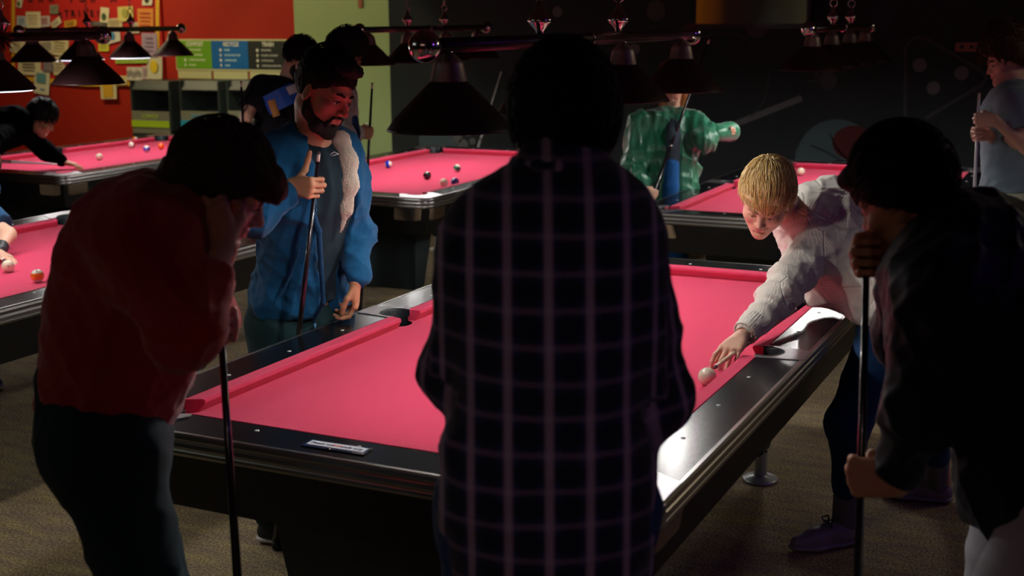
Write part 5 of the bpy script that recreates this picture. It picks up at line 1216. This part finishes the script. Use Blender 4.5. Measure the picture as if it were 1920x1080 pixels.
# ================= dark figure at the right foreground =================
def darkman():
    R_ = empty('person', (1.55, -1.6, 0)); tag(R_, 'person in a black jacket leaning on a cue at the right foreground', 'person')
    hc = at(1697, 366, 2.58); hf = nz(-right*.72+away*.62-ZU*.42); h = Head(hc, hf, nz(ZU*.9-right*.25), .97)
    neck = at(1782, 448, 2.58); pel = at(1985, 850, 2.50); lat = nz(-away*.75-right*.60)
    T = at(1626, 452, 2.62); bd = nz(at(1609, 1080, 2.62)-T); Bt = T+bd*(T[2]/-bd[2])
    shL = at(1765, 545, 2.42); elL = at(1722, 765, 2.48); GL = at(1618, 892, 2.62); tt = (GL-T)@bd; GL = T+bd*tt
    shR = at(1790, 500, 2.86); elR = at(1700, 640, 2.88); GR = T+bd*.035
    w, d, s, n = grip(GL, -bd, nz(-right*.8+away*.45), True)
    w2, d2, s2, n2 = grip(GR, -bd, nz(-right*.75-away*.1+ZU*.55), False)
    chk('dark', neck, pel); chk(' armL', shL, elL, w); chk(' armR', shR, elR, w2); chk(' sh', shL, shR); chk(' cue', T, Bt)
    S = SDF(); torso(S, pel, neck, lat, g=1.0); S.chain([shL, elL, w], [.046, .04, .028]); S.chain([shR, elR, w2], [.046, .04, .028]); S.cone(neck, h.P(0, -.03, -.05), .06, .06, .03)
    hipN = pel-away*.10-ZU*.02; hipF = pel+away*.10-ZU*.02
    anN = V3(*at(1900, 1000, 2.40)[:2], .09); anF = V3(*(pel+away*.16+right*.02)[:2], .09); knN = (hipN+anN)/2-right*.10; knF = (hipF+anF)/2-right*.04
    S.chain([hipN, knN, anN], [.08, .055, .04]); S.chain([hipF, knF, anF], [.08, .055, .04])
    Hs = head_sdf(h); Hs.cone(h.P(0, -.03, -.06), neck, .058, .062, .03)
    H1 = SDF(); H1.cone(elL+(w-elL)*.7, w, .03, .026, .02); hand_sdf(H1, w, d, s, n, (72, 88, 50), 'grip', 1.06); H2 = SDF(); H2.cone(elR+(w2-elR)*.6, w2, .03, .026, .02); hand_sdf(H2, w2, d2, s2, n2, (60, 70, 45), 'relaxed', 1.05)
    make('body', [(S, .014), (Hs, .004), (H1, .003), (H2, .0032)], 0, skinB, R_)
    face_parts(h, R_, browD)
    cap = hair_cap(h, .012, .048, -.080, .012, extra=[((0, .080, .075), (.062, .038, .028))])
    lk = locks(h, 800, 15, .05, .0034, lambda x, y, z: (x*2, .8, -.2), lambda x, y, z: z > -.01+(y+.09)*.3, .014, .005, .014, 5, .5)
    hair_obj(h, R_, hairD, cap, lk, fuzz(16, 90, .006), .006)
    jk = cloth('black_jacket', (.010, .013, .017), (.016, .020, .026), 300, .25, rough=.6)
    S = SDF(); ax, lt, fr = torso(S, pel, neck, lat, bend=nz(ZU*.7+right*.5)*.10, g=1.04, infl=.034, k=.06)
    S.cone(pel+ZU*.02, pel-ZU*.07-right*.02, .17, .165, .06); S.ell(at(1850, 640, 2.56), (.13, .13, .17), .1)
    S.cone(shL, elL, .092, .070, .06); S.cone(elL, elL+(w-elL)*.80, .070, .048, .03); S.cone(shR, elR, .09, .066, .06); S.cone(elR, elR+(w2-elR)*.7, .064, .046, .03); S.cone(shL, shR, .085, .085, .06)
    S.cone(neck-ax*.03, neck+nz(h.P(0, -.03, -.07)-neck)*.035, .078, .066, .02)
    S.cut(pel-ZU*.16, nz(-ZU-right*.0), .01)
    make('jacket', S, .0075, jk, R_, [folds(41, 16, .034, 1.0), folds(42, 42, .012, .6)])
    pt = cloth('light_grey_trousers', (.50, .50, .54), (.42, .42, .46), 500, .25)
    S = SDF(); S.cone(hipN, hipF, .12, .12, .06); S.chain([hipN, knN, anN], [.112, .098, .078], .04); S.chain([hipF, knF, anF], [.112, .09, .075], .04)
    make('trousers', S, .01, pt, R_, folds(43, 18, .016, .6))
    sh = mat('black_canvas', (.015, .015, .018), .7); so = mat('white_rubber', (.75, .75, .75), .5)
    for an in (anN, anF): shoe(V3(an[0], an[1], 0)+right*.07, V3(an[0], an[1], 0)-right*.19, ZU, R_, sh, so)
    cue(T, Bt, 'black cue standing upright under the hands of the black jacket wearer', shaft=darkwood, ring=.62)
darkman()

# ================= far people (compact builder) =================
def person(label, hc, hf, neck, pel, lat, arms, feet, skin, hair, top, bot, cuefn=None, hk=1.0, jacket=.02, sleeve=1.0, capkw={}, lockkw=None, vox=.011, seed=1, bend=(0, 0, 0), hem=0.0, g=.95, shoem=None, foldamp=.018, shorts=False, hup=ZU, extra=None, beard=False, carve=(), shape=()):
    pel = np.asarray(pel, float); neck = np.asarray(neck, float); R_ = empty('person', (float(pel[0]), float(pel[1]), 0)); tag(R_, label, 'person')
    h = Head(hc, hf, hup, hk); S = SDF(); ax, lt, fr = torso(S, pel, neck, lat, g=g, bend=bend); S.cone(neck, h.P(0, -.03, -.05), .055, .055, .03)
    hands = []; T = SDF(); torso(T, pel+ax*.02, neck, lat, g=g, infl=jacket, bend=bend); shs = [a[0] for a in arms]; T.cone(shs[0], shs[1], .055+jacket, .055+jacket, .05)
    if hem: T.cone(pel+lt*.05, pel-ax*hem+lt*.06, .12+jacket, .13+jacket, .05); T.cone(pel-lt*.05, pel-ax*hem-lt*.06, .12+jacket, .13+jacket, .05); T.cut(pel-ax*hem, -ax, .01)
    for q_ in shape: T.cone(*q_)
    for q_ in carve: T.cone(*q_, sub=True)
    for sh_, el_, wr_, hd in arms:
        S.chain([sh_, el_, wr_], [.045, .037, .026]); chk(label[:14]+' arm', sh_, el_, wr_)
        HS = SDF(); HS.cone(el_+(wr_-el_)*.6, wr_, .03, .025, .02); hand_sdf(HS, wr_, *hd[:3], **(hd[3] if len(hd) > 3 else {})); hands.append((HS, .0048))
        if sleeve >= 1: T.cone(sh_, el_, .055+jacket, .044+jacket, .04); T.cone(el_, el_+(wr_-el_)*.86, .044+jacket, .034+jacket*.7, .03)
        else: T.cone(sh_, sh_+(el_-sh_)*sleeve, .062+jacket, .058+jacket, .03); T.cutball(sh_+(el_-sh_)*sleeve, nz(el_-sh_), .11, .004)
    hips = [pel+lt*.09-ZU*.04, pel-lt*.09-ZU*.04]; B = SDF(); B.cone(hips[0], hips[1], .12, .12, .05); B.cone(pel+ax*.04, pel, .13, .13, .05)
    if feet is None: fx = nz([fr[0], fr[1], 0]); feet = [((pel+lt*s_*.10-fx*.07)[:2], (pel+lt*s_*.12+fx*.19)[:2]) for s_ in (1, -1)]
    for hp, (heel, toe) in zip(hips, feet):
        heel = np.array([*heel, 0.0]); toe = np.array([*toe, 0.0]); an = heel+(toe-heel)*.25+ZU*.09; kn = (hp+an)/2+nz(toe-heel)*.03; S.chain([hp, kn, an], [.08, .055, .038])
        if shorts: B.chain([hp, kn+ZU*.03], [.11, .10], .03)
        else: B.chain([hp, kn, an], [.105, .08, .062], .03)
        shoe(heel, toe, ZU, R_, shoem or mat('black_canvas', (.015, .015, .018), .7), mat('white_rubber', (.75, .75, .75), .5))
    Hs = head_sdf(h); Hs.cone(h.P(0, -.03, -.06), neck, .052, .056, .03)
    make('body', [(S, .014), (Hs, .0055)]+hands, 0, skin, R_); face_parts(h, R_, browD, eyes=True)
    kw = dict(puff=.014, front=.05, nape=-.075, top=.012); kw.update(capkw); lkk = locks(h, 380, seed, .045, .0045, lambda x, y, z: (x*3, .5, -.5), lambda x, y, z: z > -.02+(y+.09)*.3, kw['puff']+.006, .015, kw['top'], 5, .6) if lockkw is None else locks(h, **lockkw)
    hair_obj(h, R_, hair, hair_cap(h, **kw), lkk, fuzz(seed, 90, .006), .0075)
    make('jacket' if jacket > .03 else ('t_shirt' if sleeve < 1 else 'sweatshirt'), T, vox, top, R_, [folds(seed+50, 15, foldamp, .8)]+([folds(seed+51, 38, foldamp*.55, .35, 6, axis=nz(lt+right*.2))] if foldamp > .04 else [folds(seed+52, 34, foldamp*.4, .5)]))
    make('shorts' if shorts else 'trousers', B, vox, bot, R_, folds(seed+60, 18, .014, .6))
    if beard:
        b = SDF(); P = h.P
        for e in (-1, 1): b.chain([P(e*.066, .0, -.03), P(e*.06, .014, -.07), P(e*.036, .045, -.10), P(0, .068, -.108)], [.012, .018, .023, .025], .02)
        b.cone(P(-.02, .093, -.054), P(.02, .093, -.054), .005, .005, .004); make('beard', b, .006, mat('beard_black', (.014, .009, .008), .8), R_)
    if extra: extra(R_, h, ax, lt, fr)
    return R_
def gripat(tip, bd, t, d, left, **kw):
    w, d_, s, n = grip(tip+bd*t, -bd, d, left); return w, (d_, s, n, kw)
# green jacket
T = at(1330, 74, 8.20); b0 = at(1212, 400, 8.00); bd = nz(b0-T); Bt = T+bd*1.42
dR = 7.75; G = at(1232, 346, dR); tt = (G-T)@bd
w, hd = gripat(T, bd, tt, nz(right*.8+away*.4+ZU*.2), False)
grn = mat('green_satin', (.010, .17, .085), .36, spec=.6, sheen=.3, vary=(6, .3, (.008, .12, .06)))
def green_extra(R_, h, ax, lt, fr):
    S = SDF(); S.chain([at(1262, 232, 8.16), at(1262, 255, 8.12), at(1261, 304, 8.10)], [.040, .046, .046], .02, flat=away, fs=.8); make('t_shirt', S, .009, cloth('slate_tee', (.035, .055, .075)), R_)
    S = SDF(); S.chain([at(1260, 310, 8.095), at(1258, 350, 8.10), at(1254, 400, 8.12)], [.048, .048, .050], .02); make('jeans_front', S, .009, MATS['jeans_bright'], R_)
    S = SDF(); S.cone(at(1346, 250, 8.10), at(1369, 247, 8.18), .050, .066, .02, flat=away, fs=.8); S.cone(at(1367, 247, 8.18), at(1380, 246, 8.22), .04, .045, .005, sub=True); make('cuff', S, .009, MATS['green_satin'], R_, folds(71, 30, .014, .6))
    # long auburn hair falling over the shoulders
    S = SDF()
    for e in (-1, 1): S.chain([h.P(e*.07, .0, .02), h.P(e*.078, .02, -.08), h.P(e*.06, .045, -.18), h.P(e*.055, .06, -.22)], [.030, .030, .024, .010], .03)
    make('hair', S, .008, hairR, R_, fuzz(9, 70, .006))
person('person in a shiny green jacket pointing sideways behind the back right table', at(1262, 156, 8.25), nz(-away*.95+right*.1-ZU*.25), at(1260, 216, 8.28), at(1238, 395, 8.30), right,
       [(at(1300, 232, 8.24), at(1322, 258, 8.10), at(1351, 248, 8.14), (nz(right*.95+away*.2), nz(ZU), nz(-away), dict(thumb='grip', k=.8))),
        (at(1202, 232, 8.26), at(1182, 320, 8.24), w, hd)],
       None, skinA, hairR, grn, cloth('jeans_bright', (.012, .10, .32)), hk=.96, jacket=.036, hem=.03, shape=[(at(1205, 260, 8.26), at(1196, 400, 8.24), .09, .115, .05), (at(1288, 250, 8.26), at(1282, 385, 8.22), .08, .105, .05), (at(1192, 350, 8.16), at(1182, 392, 8.18), .09, .09, .05)], carve=[(at(1263, 206, 8.13), at(1263, 222, 8.06), .05, .055, .01), (at(1263, 218, 8.06), at(1261, 300, 8.00), .055, .075, .01), (at(1261, 300, 8.00), at(1257, 420, 8.00), .075, .085, .01)], g=.92, seed=21, foldamp=.055, vox=.009, extra=green_extra)
cue(T, Bt, 'dark cue slanting across the green jacket', shaft=darkwood, ring=.52, tipc=mat('tip_orange', (.6, .12, .05), .6))
# open front of the green jacket: the tee shows through a panel
# polo man at the right
def polo_extra(R_, h, ax, lt, fr):
    S = SDF(); cc = at(1896, 178, 6.61)
    for i in range(14):
        a0 = 2*pi*i/14; a1 = 2*pi*(i+1)/14; p0 = cc+(fr*math.cos(a0)*.082+lt*math.sin(a0)*.076)-ZU*.03*math.cos(a0); p1 = cc+(fr*math.cos(a1)*.082+lt*math.sin(a1)*.076)-ZU*.03*math.cos(a1); S.cone(p0, p1, .012, .012, .01, flat=ZU, fs=2.4)
    make('collar', S, .006, cloth('polo_collar', (.05, .06, .065)), R_)
    S = SDF(); S.chain([cc+fr*.095-ZU*.05, cc+fr*.135-ZU*.14, cc+fr*.15-ZU*.22], [.012, .012, .010], .01, flat=fr, fs=.5); make('placket', S, .006, MATS['grey_blue_polo'], R_)
T = at(1836, 172, 6.42); Bt = np.array([*at(1832, 400, 6.42)[:2], .005]); bd = nz(Bt-T)
w1, h1 = gripat(T, bd, (at(1835, 226, 6.42)-T)@bd, nz(-right*.8+away*.3), True); w2, h2 = gripat(T, bd, (at(1835, 252, 6.42)-T)@bd, nz(-right*.8-away*.2), False)
person('bushy-haired person in a grey polo shirt at the right edge holding a white cue', at(1886, 112, 6.60), nz(-right*.95-away*.1-ZU*.30), at(1898, 172, 6.62), at(1897, 362, 6.62), nz(-away*.97-right*.2),
       [(at(1905, 200, 6.44), at(1927, 278, 6.40), w1, h1), (at(1885, 200, 6.78), at(1885, 285, 6.72), w2, h2)],
       None, skinA, hairBr, cloth('grey_blue_polo', (.20, .27, .32), (.14, .19, .24), 260, .3), cloth('pale_khaki', (.62, .66, .46)), hk=1.0, jacket=.030, sleeve=.55, hem=.02, capkw=dict(puff=.034, top=.03, sides=.010), seed=23, shorts=True, vox=.009,
       extra=polo_extra, lockkw=dict(n=700, seed=23, length=.04, rad=.0042, flow=lambda x, y, z: (x*4, .2, -.5+z*5), region=lambda x, y, z: z > -.02+(y+.09)*.3, puff=.04, lift=.03, top=.03, seg=5, curl=1.0))
cue(T, Bt, 'white cue held upright by the person in the grey polo shirt', shaft=whitecue, but=whitecue, ring=.55)
# black graphic tee
def tee_extra(R_, h, ax, lt, fr):
    c0 = at(523, 188, 7.52); s_ = MB()
    for (x, y, wx, wz, a, m) in [(524, 186, .20, .115, .45, mat('print_blue', (.01, .08, .42), .6)), (538, 172, .13, .05, .4, mat('print_pale', (.5, .45, .48), .6)), (513, 203, .045, .10, .3, mat('print_orange', (.45, .2, .04), .6)), (526, 194, .09, .045, .45, mat('print_pale', (.5, .45, .48), .6))]:
        c = at(x, y, 7.63-.004*(x % 5)); g = MB(); n_ = 6
        ca, sa = math.cos(a), math.sin(a); ex = right*ca+ZU*sa; ez = -right*sa+ZU*ca
        g.add([tuple(c+ex*wx*(u-.5)+ez*wz*(v-.5)+away*.35*wx*(u-.5)**2*2) for v in (0, 1) for u in np.linspace(0, 1, n_)], [(i, i+1, n_+i+1, n_+i) for i in range(n_-1)]); g.build('shirt_print', m, R_)
T = at(452, 152, 7.55); Bt = np.array([*at(456, 300, 7.55)[:2], .005]); bd = nz(Bt-T); w1, h1 = gripat(T, bd, .52, nz(right*.5-away*.6), False)
person('bearded person in a black tee with a blue print behind the hoodie wearer', at(563, 112, 7.80), nz(right*.80-away*.25-ZU*.45), at(536, 158, 7.85), at(503, 345, 7.90), nz(right*.45+away*.85),
       [(at(548, 172, 8.00), at(560, 235, 7.90), at(570, 290, 7.80), (nz(-ZU), nz(right), nz(-away), dict(thumb='relaxed'))), (at(490, 168, 7.76), at(462, 218, 7.62), w1, h1)],
       None, skinA, hairD, cloth('black_tee', (.006, .006, .010)), cloth('black_jeans', (.008, .008, .012)), hk=1.0, jacket=.022, sleeve=.75, capkw=dict(puff=.006), seed=25, beard=True, extra=tee_extra)
cue(T, Bt, 'thin dark cue beside the bare arm of the black tee wearer', shaft=darkwood)
# cream jacket
T = at(698, 155, 7.48); Bt = np.array([*at(672, 592, 7.88)[:2], .005]); bd = nz(Bt-T); w1, h1 = gripat(T, bd, (at(692, 250, 7.53)-T)@bd, nz(right*.85+away*.3), False)
def cream_extra(R_, h, ax, lt, fr):
    S = SDF(); a_ = at(668, 240, 7.36); S.chain([at(666, 222, 7.38), at(668, 250, 7.36), at(672, 275, 7.36)], [.02, .024, .010], .01); make('navy_panel', S, .009, cloth('navy_trim', (.01, .02, .07)), R_)
sneak = mat('pale_sneaker', (.45, .50, .52), .6)
person('person in a pale zip jacket with curly hair, mostly hidden behind the hoodie wearer', at(648, 106, 7.58), nz(right*.86+away*.1-ZU*.42), at(618, 155, 7.63), at(612, 345, 7.68), nz(away*.95-right*.1),
       [(at(640, 182, 7.88), at(648, 250, 7.92), at(640, 305, 7.78), (nz(right), ZU, nz(-away), dict(thumb='relaxed'))), (at(592, 180, 7.48), at(640, 262, 7.34), w1, h1)],
       [((-2.86, 2.44), (-2.68, 2.63)), ((-2.58, 2.26), (-2.40, 2.42))], skinB, hairD, cloth('pale_jacket', (.52, .44, .42), (.44, .37, .36)), cloth('black_jeans', (.008, .008, .012)), hk=1.0, jacket=.040, hem=.02, capkw=dict(puff=.024, top=.02), seed=27, shoem=sneak, extra=cream_extra)
cue(T, Bt, 'long dark cue standing between the hoodie wearer and the middle table', shaft=darkwood, ring=.62)
# dark player bending over the far left table
tp = hitz(107, 308, .815); bt_ = tp+nz(at(35, 304, 9.15)-tp)*1.45; bd = nz(bt_-tp); w1, h1 = gripat(tp, bd, .95, nz(-ZU), False)
person('dark-clothed person bending low over the farthest left table, aiming a cue', at(78, 222, 9.55), nz(right*.85+away*.1-ZU*.55), at(38, 228, 9.5), at(-62, 300, 9.25), nz(away*.9-right*.3),
       [(at(50, 250, 9.65), at(88, 285, 9.75), at(118, 303, 9.8), (nz(right*.9-ZU*.25), nz(away), -ZU, dict(thumb='open', per=[(15, 20, 15)]*4))), (at(20, 250, 9.3), at(-10, 262, 8.95), w1, h1)],
       None, skinB, hairD, mat('black_sweatshirt', (.0015, .0018, .003), 1.0, spec=.02), cloth('black_jeans', (.008, .008, .012)), jacket=.026, capkw=dict(puff=.010), seed=29, hup=nz(ZU+right*.8), bend=ZU*.2)
cue(tp, bt_, 'pale cue aimed across the corner of the farthest left table', shaft=whitecue)
# arm reaching in at the left edge
tp = hitz(9, 488, .80); bt_ = tp+nz(V3(-1, .35, .10))*1.45; bd = nz(bt_-tp); w1, h1 = gripat(tp, bd, 1.05, nz(-ZU), False)
bk = MB
hp = hitz(22, 486, .785); wr_ = hitz(-4, 474, .80); el_ = hitz(16, 440, .86); 
sh_ = el_+nz(V3(-.95, .10, .42))*.31
nk_ = sh_+V3(-.20, .12, .06); pl_ = nk_+nz(V3(-1, .18, -.28))*.56
def wrist_extra(R_, h, ax, lt, fr):
    S = SDF(); dd = nz(el_-wr_); S.cone(wr_+dd*.02, wr_+dd*.055, .033, .035, .004); make('wristband', S, .004, mat('black_band', (.012, .014, .018), .5, bump=(300, .5, .002)), R_)
person('person in a navy tee reaching over the left table, only arm and hand in frame', nk_+V3(.13, .02, .10), nz(V3(.9, -.2, -.4)), nk_, pl_, nz(V3(.35, .9, 0)),
       [(nk_+V3(-.02, .17, -.03), nk_+V3(-.2, .3, -.2), w1, h1), (sh_, el_, wr_, (nz(hp-wr_), nz(V3(.4, -.8, .2)), -ZU, dict(thumb='open', per=[(10, 15, 15)]*4, spread=.08)))],
       [((-3.74, .50), (-3.47, .66)), ((-4.15, .05), (-3.9, .12))], skinA, hairBr, cloth('navy_tee', (.012, .06, .14)), cloth('black_jeans', (.008, .008, .012)), jacket=.022, sleeve=.8, seed=31, shoem=mat('patterned_sneaker', (.16, .17, .20), .7, vary=(60, .9, (.5, .5, .55))), extra=wrist_extra)
cue(tp, bt_, 'cue at the left edge with its tip behind the white ball', shaft=maple)
# white cue standing behind the middle table against the wall
q0 = hity(940, 135, YW-.03); q1 = hity(897, 275, 6.9); vv = nz(q1-q0); cue(q0, q0+vv*(q0[2]/-vv[2]), 'white cue leaning against the dark wall behind the middle table', shaft=whitecue, but=whitecue, tipc=whitecue)

# crumpled bag on the carpet under the middle table
S = SDF(); c = V3(-3.06, 3.72, 0)
for dx, dy, dz, r_ in ((0, 0, .05, .07), (.12, .05, .04, .06), (-.11, -.03, .05, .06), (.02, .06, .08, .05), (.19, .02, .03, .04)): S.ell(c+V3(dx, dy, dz), (r_*1.3, r_, r_*.7), .03)
S.cut(V3(0, 0, .002), -ZU, .004)
o = make('crumpled_bag', S, .008, mat('pale_bag', (.42, .50, .52), .6, bump=(30, .6, .01)), None, folds(91, 45, .03, 1.0)); tag(o, 'pale crumpled bag lying on the carpet under the middle pool table', 'bag')
for o in [o for o in C.objects if o.name.split('.')[0] == 'person']:
    for c in o.children: c.matrix_parent_inverse = Matrix.Translation(-o.location)
